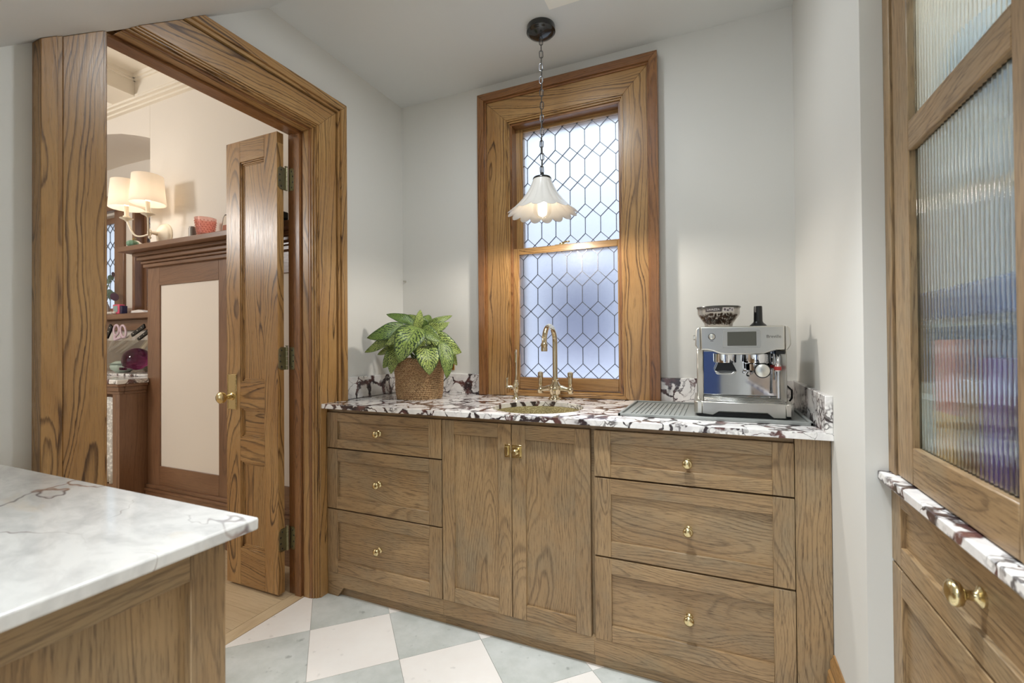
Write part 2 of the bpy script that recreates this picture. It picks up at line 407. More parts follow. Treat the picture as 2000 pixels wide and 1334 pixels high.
# tiled floor
fl = struct(MB().box(-1.80, .9, -3.3, YB, -.03, -.004), 'floor', GROUT, 'diagonal checkerboard floor of white and grey-green tiles', 'floor')
H = .2285; shared = {}
for i in range(-12, 24):
    for j in range(-24, 16):
        if (i+j) % 2: continue
        cx, cy = -1.337+i*H, 1.43+j*H
        white = (j % 2 == 0)
        gp = .0011
        poly = [(cx-H+gp, cy), (cx, cy-H+gp), (cx+H-gp, cy), (cx, cy+H-gp)]
        cp = clip_rect(poly, -1.798, .70, -3.25, 1.80)
        if len(cp) < 3 or parea(cp) < .0004: continue
        mt = TW if white else TG
        if abs(parea(cp)-parea(poly)) < 1e-7 and white in shared:
            inst(shared[white], fl, (cx, cy, -.003))
        else:
            o = MB().prism(cp, 'z', -.006, 0.0).build('floor_tile', mt, fl)
            if abs(parea(cp)-parea(poly)) < 1e-7: shared[white] = o
# dining room floor and threshold
fd = struct(MB().box(-6.2, -1.80, -2.2, 3.0, -.03, -.004), 'floor_dining', DARKGAP, 'pale oak plank floor of the dining room', 'floor')
MB().box(-1.868, -1.801, .80, 1.62, -.004, .001).build('threshold_board', W['floor', 'y'], fd, bevel=.001)
pw = .125; k = 0
y = .05
while y < 1.83:
    x = -1.870; first = True
    while x > -3.699:
        L = random.uniform(.9, 1.5) if not first else random.uniform(.5, 1.4); first = False
        x2 = max(x-L, -3.7)
        MB().box(x2+.0008, x-.0008, y+.0008, y+pw-.0008, -.004, 0).build('plank', W['floor', 'x'], fd)
        x = x2
    y += pw
st = MB().box(-6.1, -3.71, -2.1, 1.9, -.004, 0).box(-3.7, -1.88, -2.1, .048, -.004, 0).build('plank_field', W['floor', 'x'], fd); st['kind'] = 'stuff'

# ------------------------------------------------------------------ doorway trim (oak casing, jamb)
tr = thing('trim_1', 'wide golden oak casing around the doorway, cut off by the sloping ceiling', 'door casing', (XL, 1.2, 0), kind=STRUCT)
def cut(poly): return clip_poly(poly, lambda p: slz(p[0])-.001-p[1])
YI0, YI1 = .789, 1.633                                # inner edges of the flat boards
YO0, YO1 = .636, 1.795; ZI, ZO = 2.243, 2.405; BW = .055
def yz(poly, xa, xb, name, ax, bev=.0015):
    p = cut(poly)
    if len(p) > 2: return MB().prism(p, 'x', xa, xb).build(name, W['band' if name in ('jamb', 'door_stop') else 'trim', ax], tr, bevel=bev)
# flat boards, mitred at the right corner
yz([(YI0, 0), (YI0, 2.6), (YO0+BW, 2.6), (YO0+BW, 0)], XL, XL+.03, 'casing_board', 'z')
yz([(YI1, 0), (YI1, ZI), (YO1-BW, ZO-BW), (YO1-BW, 0)], XL, XL+.03, 'casing_board', 'z')
yz([(.5, ZI), (YI1, ZI), (YO1-BW, ZO-BW), (.5, ZO-BW)], XL, XL+.03, 'casing_board', 'y')
# raised outer back band with a small step
for a, c, x in ((0, BW-.018, .050), (BW-.018, BW-.004, .040)):
    yz([(YO0+a, 0), (YO0+a, 2.6), (YO0+c, 2.6), (YO0+c, 0)], XL, XL+x, 'back_band', 'z')
    yz([(YO1-c, 0), (YO1-c, ZO-c), (YO1-a, ZO-a), (YO1-a, 0)], XL, XL+x, 'back_band', 'z')
    yz([(.5, ZO-c), (YO1-c, ZO-c), (YO1-a, ZO-a), (.5, ZO-a)], XL, XL+x, 'back_band', 'y')
# stepped inner mouldings running back through the wall
steps = [(0, .006, XL-.002, XL+.024), (.006, .012, XL-.01, XL+.017), (.012, .018, XL-.03, XL+.006), (.018, .024, XL-.052, XL-.016)]
for a, c, xa, xb in steps:
    yz([(YI1-c, 0), (YI1-c, ZI-c), (YI1-a, ZI-a), (YI1-a, 0)], xa, xb, 'inner_moulding', 'z', .001)
    yz([(YI0+a, ZI-c), (YI1-c, ZI-c), (YI1-a, ZI-a), (YI0+a, ZI-a)], xa, xb, 'inner_moulding', 'y', .001)
    yz([(YI0+a, 0), (YI0+c, 0), (YI0+c, 2.6), (YI0+a, 2.6)], xa, xb, 'inner_moulding', 'z', .001)
JY0, JY1, JZ = YI0+.024, YI1-.022, ZI-.022
yz([(JY1, 0), (JY1, JZ), (JY1+.04, JZ+.04), (JY1+.04, 0)], XL-.15, XL-.004, 'jamb', 'z')
yz([(JY0-.04, 0), (JY0, 0), (JY0, 2.6), (JY0-.04, 2.6)], XL-.15, XL-.004, 'jamb', 'z')
yz([(JY0, JZ), (JY1, JZ), (JY1+.04, JZ+.04), (JY0, JZ+.04)], XL-.15, XL-.004, 'jamb', 'y')
yz([(JY1-.012, 0), (JY1-.012, JZ-.012), (JY1, JZ), (JY1, 0)], XL-.10, XL-.062, 'door_stop', 'z')
yz([(JY0, JZ-.012), (JY1-.012, JZ-.012), (JY1, JZ), (JY0, JZ)], XL-.10, XL-.062, 'door_stop', 'y')
# dining side casing
MB().box(XL-.165, XL-.14, 1.625, 1.76, 0, 2.4).build('casing_board', W['trim', 'z'], tr, bevel=.002)
MB().box(XL-.165, XL-.14, .64, 1.625, 2.262, 2.4).build('casing_board', W['trim', 'y'], tr, bevel=.002)

# ------------------------------------------------------------------ door leaf, opened square to the wall
DX0, DX1, DY, DT = -2.262, -1.899, 1.550, .036
dr = thing('door_1', 'narrow oak panelled door standing open beside the doorway', 'door', (DX1, DY+DT/2, 0), kind=STRUCT)
PX0, PX1 = -2.161, -1.988
def dbox(x0, x1, z0, z1, name, ax, ya=0, yb=DT, bev=.001):
    return MB().box(x0, x1, DY+ya, DY+yb, z0, z1).build(name, W['trim', ax], dr, bevel=bev)
dbox(DX0, PX0, .014, 2.214, 'stile', 'z'); dbox(PX1, DX1, .014, 2.214, 'stile', 'z')
rails = [(.014, .195), (.625, .738), (.888, 1.012), (2.107, 2.214)]
for z0, z1 in rails: dbox(PX0, PX1, z0, z1, 'rail', 'x')
for z0, z1 in ((.195, .625), (.738, .888), (1.012, 2.107)):
    dbox(PX0-.004, PX1+.004, z0-.004, z1+.004, 'panel', 'z' if z1-z0 > .3 else 'x', .014, .024)
    for a, c, d in ((0, .007, .004), (.007, .014, .009), (.014, .019, .012)):
        for (xa, xb, za, zb, ax) in ((PX0+a, PX0+c, z0+a, z1-a, 'z'), (PX1-c, PX1-a, z0+a, z1-a, 'z'), (PX0+c, PX1-c, z0+a, z0+c, 'x'), (PX0+c, PX1-c, z1-c, z1-a, 'x')):
            dbox(xa, xb, za, zb, 'panel_moulding', ax, d, .016, .0008)
# brass plate and knob
pl = MB().box(-2.252, -2.186, DY-.004, DY, .876, 1.052).build('lock_plate', BRASS, dr, bevel=.002)
b = MB()
for i in range(22): b.lathe([(0, -.003), (.0035, 0), (0, .003)], (-2.190, DY-.0045, .884+i*.0077), 6)
for i in range(22): b.lathe([(0, -.003), (.0035, 0), (0, .003)], (-2.248, DY-.0045, .884+i*.0077), 6)
b.build('beaded_rim', BRASS, pl)
MB().lathe([(.018, 0), (.018, .004), (.011, .008), (.009, .03), (.012, .036), (.024, .042), (.029, .052), (.028, .062), (.02, .07), (.008, .073), (0, .0735)],
           (-2.218, DY-.004, .94), 24, ax='y', sgn=-1).build('door_knob', BRASS, dr)
# hinges
for z0, z1 in ((1.943, 2.060), (1.077, 1.180), (.212, .322)):
    z1 = z0+.108
    hx = DX1+.006
    def leafpoly(a0, a1, out):
        r = .012
        if out < 0: return [(a1, z0), (a1, z1), (a0+r, z1), (a0, z1-r), (a0, z0+r), (a0+r, z0)]
        return [(a0, z0), (a0, z1), (a1-r, z1), (a1, z1-r), (a1, z0+r), (a1-r, z0)]
    hg = MB().prism(leafpoly(DY+.003, DY+DT+.006, -1), 'x', DX1, DX1+.003).build('hinge', ABRASS, dr)
    MB().prism([(hx, z0), (hx, z1), (hx+.030, z1), (hx+.038, z1-.012), (hx+.038, z0+.012), (hx+.030, z0)], 'y', JY1-.003, JY1).build('hinge_leaf', ABRASS, hg)
    kn = MB()
    for q in range(5): kn.lathe([(.0066, z0+q*.0218), (.0066, z0+q*.0218+.0205)], (hx, DY+DT+.010, 0), 10)
    kn.lathe([(.004, z1), (.004, z1+.004), (.0075, z1+.005), (.0075, z1+.008), (0, z1+.009)], (hx, DY+DT+.010, 0), 10)
    kn.build('knuckle', ABRASS, hg)
    sc = MB()
    for q, zz in enumerate((z0+.015, z0+.04, z0+.068, z0+.093)):
        sc.lathe([(.0042, 0), (.003, .0008), (0, .001)], (DX1+.003, DY+(.012 if q in (1, 2) else .02), zz), 10, ax='x')
        sc.lathe([(.0042, 0), (.003, .0008), (0, .001)], (hx+(.029 if q in (1, 2) else .021), JY1-.003, zz), 10, ax='y', sgn=-1)
    sc.build('screw', BLACKM, hg)

# ------------------------------------------------------------------ window over the sink
wn = thing('window_1', 'leaded-glass sash window in a wide oak casing above the sink', 'window', (-.72, YB, CT), kind=STRUCT)
WX0, WX1, WZ1 = -1.201, -.240, 2.577; YC = 2.281
def xz(poly, ya, yb, name, ax, bev=.0015, par=None):
    return MB().prism(poly, 'y', ya, yb).build(name, W['band' if name in ('back_band', 'jamb') else 'trim', ax], par or wn, bevel=bev)
def frame3(a, c, ya, yb, name, zb=CT+.001):
    """left, right and head members between offsets a (outer) and c (inner), mitred at the top"""
    xz([(WX0+a, zb), (WX0+c, zb), (WX0+c, WZ1-c), (WX0+a, WZ1-a)], ya, yb, name, 'z')
    xz([(WX1-c, zb), (WX1-a, zb), (WX1-a, WZ1-a), (WX1-c, WZ1-c)], ya, yb, name, 'z')
    xz([(WX0+a, WZ1-a), (WX0+c, WZ1-c), (WX1-c, WZ1-c), (WX1-a, WZ1-a)], ya, yb, name, 'x')
frame3(0, .040, YC-.020, YB, 'back_band'); frame3(.040, .049, YC-.008, YB, 'back_band')
frame3(.049, .165, YC, YB, 'casing_board')
frame3(.165, .173, YC+.004, YB+.01, 'inner_moulding'); frame3(.173, .181, YC+.012, YB+.012, 'inner_moulding')
frame3(.181, .192, YC+.022, YB+.16, 'jamb')
JX0, JX1, JZT = WX0+.190, WX1-.160, WZ1-.188
MB().box(JX1-.004, JX1+.02, YC+.02, YB+.16, CT, JZT).build('jamb', W['trim', 'z'], wn)
# stool at the bottom
xz([(WX0+.150, CT+.001), (WX1-.150, CT+.001), (WX1-.168, CT+.018), (WX0+.168, CT+.018)], YC-.004, YB+.02, 'stool', 'x', .003)
MB().prism([(YC+.008, CT+.018), (YB+.16, CT+.018), (YB+.16, CT+.034), (YC+.030, CT+.030), (YC+.008, CT+.024)], 'x', JX0-.01, JX1+.01).build('stool', W['trim', 'x'], wn, bevel=.001)

def leaded(parent, gx0, gx1, gz0, gz1, gy, xref, zref, sp, vl, dl):
    """hexagon-and-diamond leaded light: every pane a piece of its own"""
    per = vl+dl; polys = []; segs = []
    for i in range(-9, 10):
        x = xref+i*sp
        for j in range(-6, 7):
            zb = zref-j*per; zt = zb+vl
            polys.append([(x, zb), (x+sp/2, zb-dl/2), (x+sp, zb), (x+sp, zt), (x+sp/2, zt+dl/2), (x, zt)])
            polys.append([(x, zb), (x-sp/2, zb-dl/2), (x, zb-dl), (x+sp/2, zb-dl/2)])
            segs += [((x, zb), (x, zt)), ((x, zb), (x+sp, zb-dl)), ((x, zb), (x-sp, zb-dl))]
    for p in polys:
        c = clip_rect(p, gx0, gx1, gz0, gz1)
        if len(c) > 2 and parea(c) > 2e-5:
            MB().prism(c, 'y', gy-.0015, gy+.0015).build('pane', WGLASS, parent)
    b = MB(); hw = .0015
    for (p, q) in segs:
        c = clip_line(p, q, gx0, gx1, gz0, gz1)
        if not c: continue
        p, q = c; dx, dz = q[0]-p[0], q[1]-p[1]; L = sqrt(dx*dx+dz*dz)
        if L < 1e-4: continue
        nx, nz = -dz/L*hw, dx/L*hw
        b.prism([(p[0]+nx, p[1]+nz), (q[0]+nx, q[1]+nz), (q[0]-nx, q[1]-nz), (p[0]-nx, p[1]-nz)], 'y', gy-.0035, gy+.0035)
    b.build('lead_came', LEAD, parent)
def clip_line(p, q, x0, x1, y0, y1):
    t0, t1 = 0, 1; dx, dy = q[0]-p[0], q[1]-p[1]
    for d, e in ((-dx, p[0]-x0), (dx, x1-p[0]), (-dy, p[1]-y0), (dy, y1-p[1])):
        if abs(d) < 1e-12:
            if e < 0: return None
        else:
            r = e/d
            if d < 0: t0 = max(t0, r)
            else: t1 = min(t1, r)
    if t0 >= t1: return None
    return (p[0]+dx*t0, p[1]+dy*t0), (p[0]+dx*t1, p[1]+dy*t1)
def sash(parent, kind, x0, x1, z0, z1, gx0, gx1, gz0, gz1, y0, y1):
    s_ = MB(); s_.box(x0, gx0, y0, y1, z0, z1, 0); s_.box(gx1, x1, y0, y1, z0, z1, 0)
    s_.box(gx0, gx1, y0, y1, z0, gz0, 1); s_.box(gx0, gx1, y0, y1, gz1, z1, 1)
    return s_.build('sash', [W[kind, 'z'], W[kind, 'x']], parent, bevel=.002)
up_ = sash(wn, 'trim', JX0, JX1, 1.682, JZT, -.969, -.440, 1.716, 2.366, 2.362, 2.396)
leaded(up_, -.969, -.440, 1.716, 2.366, 2.380, -.541, 2.243, .0815, .081, .0755)
lo_ = sash(wn, 'trim', JX0-.002, JX1+.002, .948, 1.714, -.979, -.444, 1.012, 1.679, 2.320, 2.356)
leaded(lo_, -.979, -.444, 1.012, 1.679, 2.337, -.63, 1.568, .0822, .083, .0772)
lk = MB().box(-.775, -.705, 2.326, 2.352, 1.714, 1.718)
lk.lathe([(.014, 1.718), (.014, 1.724), (.006, 1.728), (0, 1.729)], (-.74, 2.339, 0), 14)
lk.tube([(-.74, 2.339, 1.727), (-.715, 2.334, 1.730), (-.695, 2.330, 1.728)], .0045, 8)
lk.build('sash_lock', BRASS, wn, bevel=.0006)
# neighbouring wall outside, seen blurred through the glass
nb = thing('neighbour_house', 'pale house wall outside, blurred behind the leaded glass above the sink', 'house', (-2.3, 6.0, -.5))
MB().box(-8, 4.5, 6.0, 6.3, -.5, 3.2).build('wall', paint('neighbour_render', (240, 240, 248)), nb)
MB().box(-2.15, -1.15, 5.95, 6.0, 1.05, 2.15).build('window', plain('dark_window_glass', (96, 100, 128), .2), nb)
MB().box(-2.25, -1.05, 5.93, 6.0, .98, 1.05).build('window_sill', plain('lilac_sill', (190, 176, 200), .5), nb)

# ------------------------------------------------------------------ baseboard on the right wall
b = MB(); hB = .245
prof = [(XR, 0), (XR-.022, 0), (XR-.022, hB-.075), (XR-.019, hB-.065), (XR-.019, hB-.05), (XR-.013, hB-.042), (XR-.013, hB-.02), (XR-.006, hB-.008), (XR-.004, hB), (XR, hB)]
b.prism(prof, 'y', 1.328, 1.666)
struct(b, 'baseboard_right', W['trim', 'y'], 'moulded oak baseboard at the foot of the right wall', 'baseboard')

# ================================================================== BASE CABINETS
class Face:
    """maps (u across, d into the cabinet, z) to the world for a front that faces -y, -x or +x"""
    def __init__(s, kind, plane): s.k = kind; s.p = plane; s.h = 'x' if kind == '-y' else 'y'
    def box(s, b, u0, u1, d0, d1, z0, z1, m=0):
        if s.k == '-y': return b.box(u0, u1, s.p+d0, s.p+d1, z0, z1, m)
        if s.k == '-x': return b.box(s.p+d0, s.p+d1, u0, u1, z0, z1, m)
        return b.box(s.p-d1, s.p-d0, u0, u1, z0, z1, m)
    def pt(s, u, d, z):
        return (u, s.p+d, z) if s.k == '-y' else (s.p+d, u, z) if s.k == '-x' else (s.p-d, u, z)
KN = [(.013, 0), (.013, .003), (.009, .005), (.0065, .008), (.006, .016), (.009, .019), (.0145, .022), (.0165, .027), (.0155, .032), (.010, .0355), (.004, .037), (0, .0372)]
def knob(F, u, z, par, sc=1, d=0):
    b = MB(); pr = [(r*sc, h*sc) for r, h in KN]
    if F.k == '-y': b.lathe(pr, F.pt(u, d, z), 20, ax='y', sgn=-1)
    elif F.k == '-x': b.lathe(pr, F.pt(u, d, z), 20, ax='x', sgn=-1)
    return b.build('knob', BRASS, par, ang=50)
def shaker(F, name, par, u0, u1, z0, z1, sw, rw, kind='cab', knobs=(), vert=False, th=.022, rec=.010, ks=1):
    pn = MB(); F.box(pn, u0+sw-.006, u1-sw+.006, rec, th, z0+rw-.006, z1-rw+.006)
    d = pn.build(name, W[kind, 'z' if vert else F.h], par)
    for a, c in ((u0, u0+sw), (u1-sw, u1)):
        q = MB(); F.box(q, a, c, 0, th, z0, z1); q.build('stile', W[kind, 'z'], d, bevel=.0012)
    for a, c in ((z0, z0+rw), (z1-rw, z1)):
        q = MB(); F.box(q, u0+sw, u1-sw, 0, th, a, c); q.build('rail', W[kind, F.h], d, bevel=.0012)
    for (ku, kz) in knobs: knob(F, ku, kz, d, ks, rec)
    return d
FC = Face('-y', YCAB); FR = .024                        # carcass front sits this far behind the drawer faces
def carcass(t, x0, x1):
    MB().box(x0, x1, YCAB+FR, YB-.002, .112, .888).build('body', W['cab', 'z'], t)
def baserail(t, x0, x1, foot=None):
    if foot: poly = [(x0, 0), (x0+.062, 0), (x0+.098, .046), (x1, .046), (x1, .110), (x0, .110)]
    else: poly = [(x0, .046), (x1, .046), (x1, .110), (x0, .110)]
    MB().prism(poly, 'y', YCAB+.004, YCAB+FR).build('base_rail', W['cab', 'x'], t, bevel=.001)
    MB().box(x0, x1, YCAB+FR, YCAB+FR+.014, 0, .112).build('kick_board', W['cab', 'x'], t)
XA, XB, XC, XD = -1.7165, -1.0675, -.4195, .3165
DR = [(.7045, .872), (.4165, .6985), (.112, .4105)]
# left unit
cl = thing('base_cabinet', 'weathered oak cabinet of three narrow drawers against the doorway casing', 'cabinet', ((XA+XB)/2, 1.98, 0))
carcass(cl, XA, XB); baserail(cl, XA, XB, True)
for (z0, z1), kz in zip(DR, (.788, .557, .258)):
    shaker(FC, 'drawer', cl, XA+.001, XB-.0035, z0, z1, .064, .041 if z1-z0 < .2 else .056, knobs=[(-1.408, kz)])
# sink unit
cs = thing('base_cabinet', 'weathered oak sink cabinet with two tall latched doors', 'cabinet', ((XB+XC)/2, 1.98, 0))
MB().box(XB, XC, YCAB+FR, YB-.002, .112, .700).build('body', W['cab', 'z'], cs)
MB().box(XB, XC, YCAB+FR, YCAB+FR+.008, .700, .888).build('face_frame', W['cab', 'x'], cs); baserail(cs, XB, XC)
shaker(FC, 'cabinet_door', cs, XB+.001, -.7465, .112, .872, .058, .057, vert=True)
shaker(FC, 'cabinet_door', cs, -.7435, -.428, .112, .872, .058, .057, vert=True)
lt = MB().box(-.742, -.699, YCAB-.004, YCAB, .741, .793).box(-.738, -.703, YCAB-.010, YCAB-.004, .748, .786).build('latch', BRASS, cs, bevel=.0012)
MB().box(-.773, -.748, YCAB-.004, YCAB, .741, .793).box(-.771, -.756, YCAB-.011, YCAB-.004, .750, .785).build('latch_keeper', BRASS, lt, bevel=.0012)
MB().lathe([(.011, 0), (.007, .003), (.006, .010), (.0105, .013), (.012, .017), (.009, .021), (0, .022)], (-.722, YCAB-.010, .767), 18, ax='y', sgn=-1).build('turn_knob', BRASS, lt)
# right unit
cr = thing('base_cabinet', 'weathered oak cabinet of three wide drawers under the coffee machine', 'cabinet', ((XC+XD)/2, 1.98, 0))
carcass(cr, XC, XD); baserail(cr, XC, .2205)
MB().box(.2215, XD, YCAB+.001, YCAB+FR, 0, .888).build('filler_post', W['cab', 'z'], cr, bevel=.001)
for (z0, z1), kz in zip(DR, (.781, .553, .257)):
    shaker(FC, 'drawer', cr, -.413, .2195, z0, z1, .060, .045 if z1-z0 < .2 else .056, knobs=[(-.092, kz)])
for z0, z1, t, a, c in ((.874, .888, cl, XA, XB), (.874, .888, cr, XC, .2205)):
    MB().box(a, c, YCAB+.012, YCAB+FR, z0, z1).build('top_rail', W['cab', 'x'], t)
MB().box(XB, XC, YCAB+.012, YCAB+FR, .874, .888).build('top_rail', W['cab', 'x'], cs)

# ------------------------------------------------------------------ worktop with round sink hole
SX, SY, SR = -.715, 1.895, .198
ct = thing('countertop', 'white marble worktop with burgundy veins over the oak drawers', 'worktop', (-.7, 1.98, CT-.022))
def slab_hole(x0, x1, y0, y1, z0, z1, cx, cy, R, n=64):
    b = MB(); vs = []; ring = []
    def edge(a):
        dx, dy = cos(a), sin(a); t_ = 1e9
        if dx > 1e-9: t_ = min(t_, (x1-cx)/dx)
        if dx < -1e-9: t_ = min(t_, (x0-cx)/dx)
        if dy > 1e-9: t_ = min(t_, (y1-cy)/dy)
        if dy < -1e-9: t_ = min(t_, (y0-cy)/dy)
        return (cx+dx*t_, cy+dy*t_)
    angs = sorted([2*pi*i/n for i in range(n)] + [math.atan2(y-cy, x-cx) % (2*pi) for x in (x0, x1) for y in (y0, y1)])
    N = len(angs)
    for a in angs:
        e = edge(a); vs += [(cx+R*cos(a), cy+R*sin(a), z1), (*e, z1), (cx+R*cos(a), cy+R*sin(a), z0), (*e, z0)]
    fs = []
    for i in range(N):
        j = (i+1) % N; A, B = 4*i, 4*j
        fs += [(A, A+1, B+1, B), (A+2, B+2, B+3, A+3), (A, B, B+2, A+2), (A+1, A+3, B+3, B+1)]
    return b.add(vs, fs)
slab_hole(XL+.031, XR, YF, YB, CT-.021, CT, SX, SY, SR).build('slab', VIOLA, ct, bevel=.003, seg=2)
SPZ = 1.026
MB().box(XL, WX0, YB-.02, YB, CT, SPZ).build('backsplash', VIOLA, ct, bevel=.0015)
MB().box(WX1, XR, YB-.02, YB, CT, SPZ).build('backsplash', VIOLA, ct, bevel=.0015)
MB().box(XL, XL+.02, 1.798, YB-.02, CT, SPZ).build('backsplash', VIOLA, ct, bevel=.0015)
MB().box(XR-.02, XR, YF+.006, YB-.02, CT, SPZ).build('backsplash', VIOLA, ct, bevel=.0015)

# ------------------------------------------------------------------ sink and taps
b = MB().lathe([(SR+.02, CT-.0215), (SR-.004, CT-.0215), (SR-.010, CT-.04), (SR-.03, CT-.12), (.12, CT-.16), (.03, CT-.168), (.03, CT-.172), (.125, CT-.165), (SR-.025, CT-.122), (SR-.002, CT-.04), (SR+.02, CT-.0225), (SR+.02, CT-.0215)], (SX, SY, 0), 48)
sk = b.build('sink', SINKM); tag(sk, 'round bronze undermount sink set in the marble worktop', 'sink')
MB().lathe([(.028, CT-.168), (.026, CT-.165), (.012, CT-.166), (0, CT-.167)], (SX, SY, 0), 20).build('drain', BRASS, sk)
FX, FY = -.735, 2.195
fa = thing('bridge_faucet', 'polished nickel gooseneck faucet with two lever handles behind the sink', 'faucet', (FX, FY, CT))
b = MB().lathe([(.036, 0), (.036, .004), (.033, .008), (.029, .010), (.026, .018), (.027, .034), (.033, .048), (.034, .058), (.028, .070), (.019, .082), (.016, .090), (.018, .093), (.018, .098), (.014, .101), (.013, .112)], (FX, FY, CT), 28)
b.build('body', NICKEL, fa, ang=40)
pts = [(FX, FY, CT+.10), (FX, FY, CT+.20), (FX, FY, CT+.285)] + [(FX, FY-.078+.078*cos(a), CT+.285+.078*sin(a)) for a in [pi*i/16 for i in range(1, 17)]] + [(FX, FY-.157, CT+.27)]
MB().tube(pts, .0125, 14).build('spout', NICKEL, fa)
MB().lathe([(.0125, .29), (.016, .286), (.016, .275), (.0145, .272), (.0155, .262), (.0145, .250), (.008, .250)], (FX, FY-.157, CT-.008), 18).build('aerator', NICKEL, fa)
for s_ in (-1, 1):
    b = MB().tube([(FX, FY, CT+.052), (FX+s_*.035, FY, CT+.056), (FX+s_*.06, FY, CT+.050), (FX+s_*.078, FY, CT+.047)], [.018, .015, .011, .014], 14)
    h = b.build('side_arm', NICKEL, fa)
    MB().lathe([(.012, .030), (.016, .036), (.016, .052), (.011, .058), (.008, .066), (.010, .072), (.0105, .080), (.0125, .105), (.0145, .128), (.013, .135), (.006, .139), (0, .1395)], (FX+s_*.078, FY, CT), 18).build('lever', NICKEL, h)
GX, GY = -.925, 2.140
fi = thing('filter_tap', 'small nickel filtered-water tap left of the gooseneck faucet', 'tap', (GX, GY, CT))
b = MB().lathe([(.022, 0), (.022, .003), (.018, .008), (.012, .016), (.009, .028), (.013, .044), (.0165, .060), (.016, .074), (.010, .086), (.0105, .092), (.007, .096)], (GX, GY, CT), 20)
b.build('body', NICKEL, fi)
dx, dy = .40*.05, -.92*.05
pts = [(GX, GY, CT+.09), (GX, GY, CT+.205)] + [(GX+dx*(1-cos(a))/1, GY+dy*(1-cos(a)), CT+.205+.042*sin(a)) for a in [pi*i/10 for i in range(1, 11)]] + [(GX+2*dx, GY+2*dy, CT+.19)]
MB().tube(pts, .0052, 10).build('spout', NICKEL, fi)
b = MB().tube([(GX, GY, CT+.052), (GX-.025, GY, CT+.062), (GX-.040, GY-.01, CT+.060)], [.010, .0085, .0075], 10)
b.lathe([(.008, .055), (.009, .064), (.005, .072), (.005, .085), (.007, .100), (.006, .108), (0, .111)], (GX-.044, GY-.012, CT), 12)
b.build('lever', NICKEL, fi)

# ------------------------------------------------------------------ silicone mat
mt = thing('dish_mat', 'ribbed grey silicone mat under the coffee machine', 'mat', (-.03, 1.99, CT))
b = MB(); MX0, MX1, MY0, MY1 = -.344, .290, 1.772, 2.208
b.box(MX0, MX1, MY0, MY1, CT, CT+.003); rw = .010
for q in ((MX0, MX1, MY0, MY0+rw), (MX0, MX1, MY1-rw, MY1), (MX0, MX0+rw, MY0, MY1), (MX1-rw, MX1, MY0, MY1)): b.box(q[0], q[1], q[2], q[3], CT, CT+.011)
b.build('tray', SILI, mt, bevel=.0015)
src = None
for i in range(12):
    x = MX0+.030+i*.0175
    for (a, c) in ((MY0+.03, 1.985), (1.992, MY1-.03)):
        if src is None: src = MB().box(x, x+.011, a, c, CT+.003, CT+.0062).build('rib', SILI, mt, bevel=.001); s0 = (x+.0055, (a+c)/2, CT+.0046)
        else: inst(src, mt, (x+.0055, (a+c)/2, CT+.0046))

# ================================================================== COFFEE MACHINE (local frame: x right, y back, z up, origin at front centre)
MR = Matrix.Translation((.086, 1.872, CT+.0045)) @ Matrix.Rotation(radians(1.5), 4, 'Z')
cm = thing('espresso_machine', 'brushed steel espresso machine with bean hopper on the grey mat', 'coffee machine', (.086, 1.99, CT+.0045))
def cmb(b, name, mats, par=None, **k): return b.xf(MR).build(name, mats, par or cm, **k)
def rrect(x0, x1, y0, y1, r, n=5):
    out = []
    for cx, cy, a0 in ((x1-r, y1-r, 0), (x0+r, y1-r, 90), (x0+r, y0+r, 180), (x1-r, y0+r, 270)):
        for i in range(n+1):
            a = radians(a0+90*i/n); out.append((cx+r*cos(a), cy+r*sin(a)))
    return out
cmb(MB().prism(rrect(-.157, .157, -.012, .30, .03), 'z', 0, .014), 'foot_skirt', BLACKP)
bs = cmb(MB().prism([(-.135, .010), (-.135, .054), (.135, .054), (.135, .004), (.098, .004), (.078, .020), (-.078, .020), (-.098, .006)], 'y', -.024, .02), 'drip_tray_front', STEEL, bevel=.002)
for s_ in (-1, 1):
    cmb(MB().prism([(s_*x, y) for x, y in [(.1355, -.024), (.150, -.022), (.160, -.012), (.163, .004), (.163, .30), (.1355, .30)]], 'z', .010, .054), 'base_corner', STEEL, bs, bevel=.002)
cmb(MB().box(-.135, .135, .02, .30, .010, .050), 'base', STEEL)
tp = cmb(MB().prism([(-.020, .054), (.115, .066), (.115, .050), (-.020, .050)], 'x', -.140, .140), 'drip_tray', CHROME, bevel=.002)
b = MB()
for i in range(4): b.box(-.128, .128, -.006+i*.026, .004+i*.026, .0555+i*.0023, .0585+i*.0023)
cmb(b, 'tray_slat', STEEL, tp, bevel=.001)
cmb(MB().box(-.150, .150, .115, .30, .05, .245), 'body', STEEL, bevel=.004)
cmb(MB().box(-.128, .128, .110, .116, .064, .236), 'mirror_panel', CHROME)
for s_ in (-1, 1):
    cmb(MB().prism([(s_*x, y) for x, y in [(.128, .06), (.150, .05), (.153, .07), (.153, .30), (.128, .30)]], 'z', .052, .25), 'side_column', STEEL, bevel=.003)
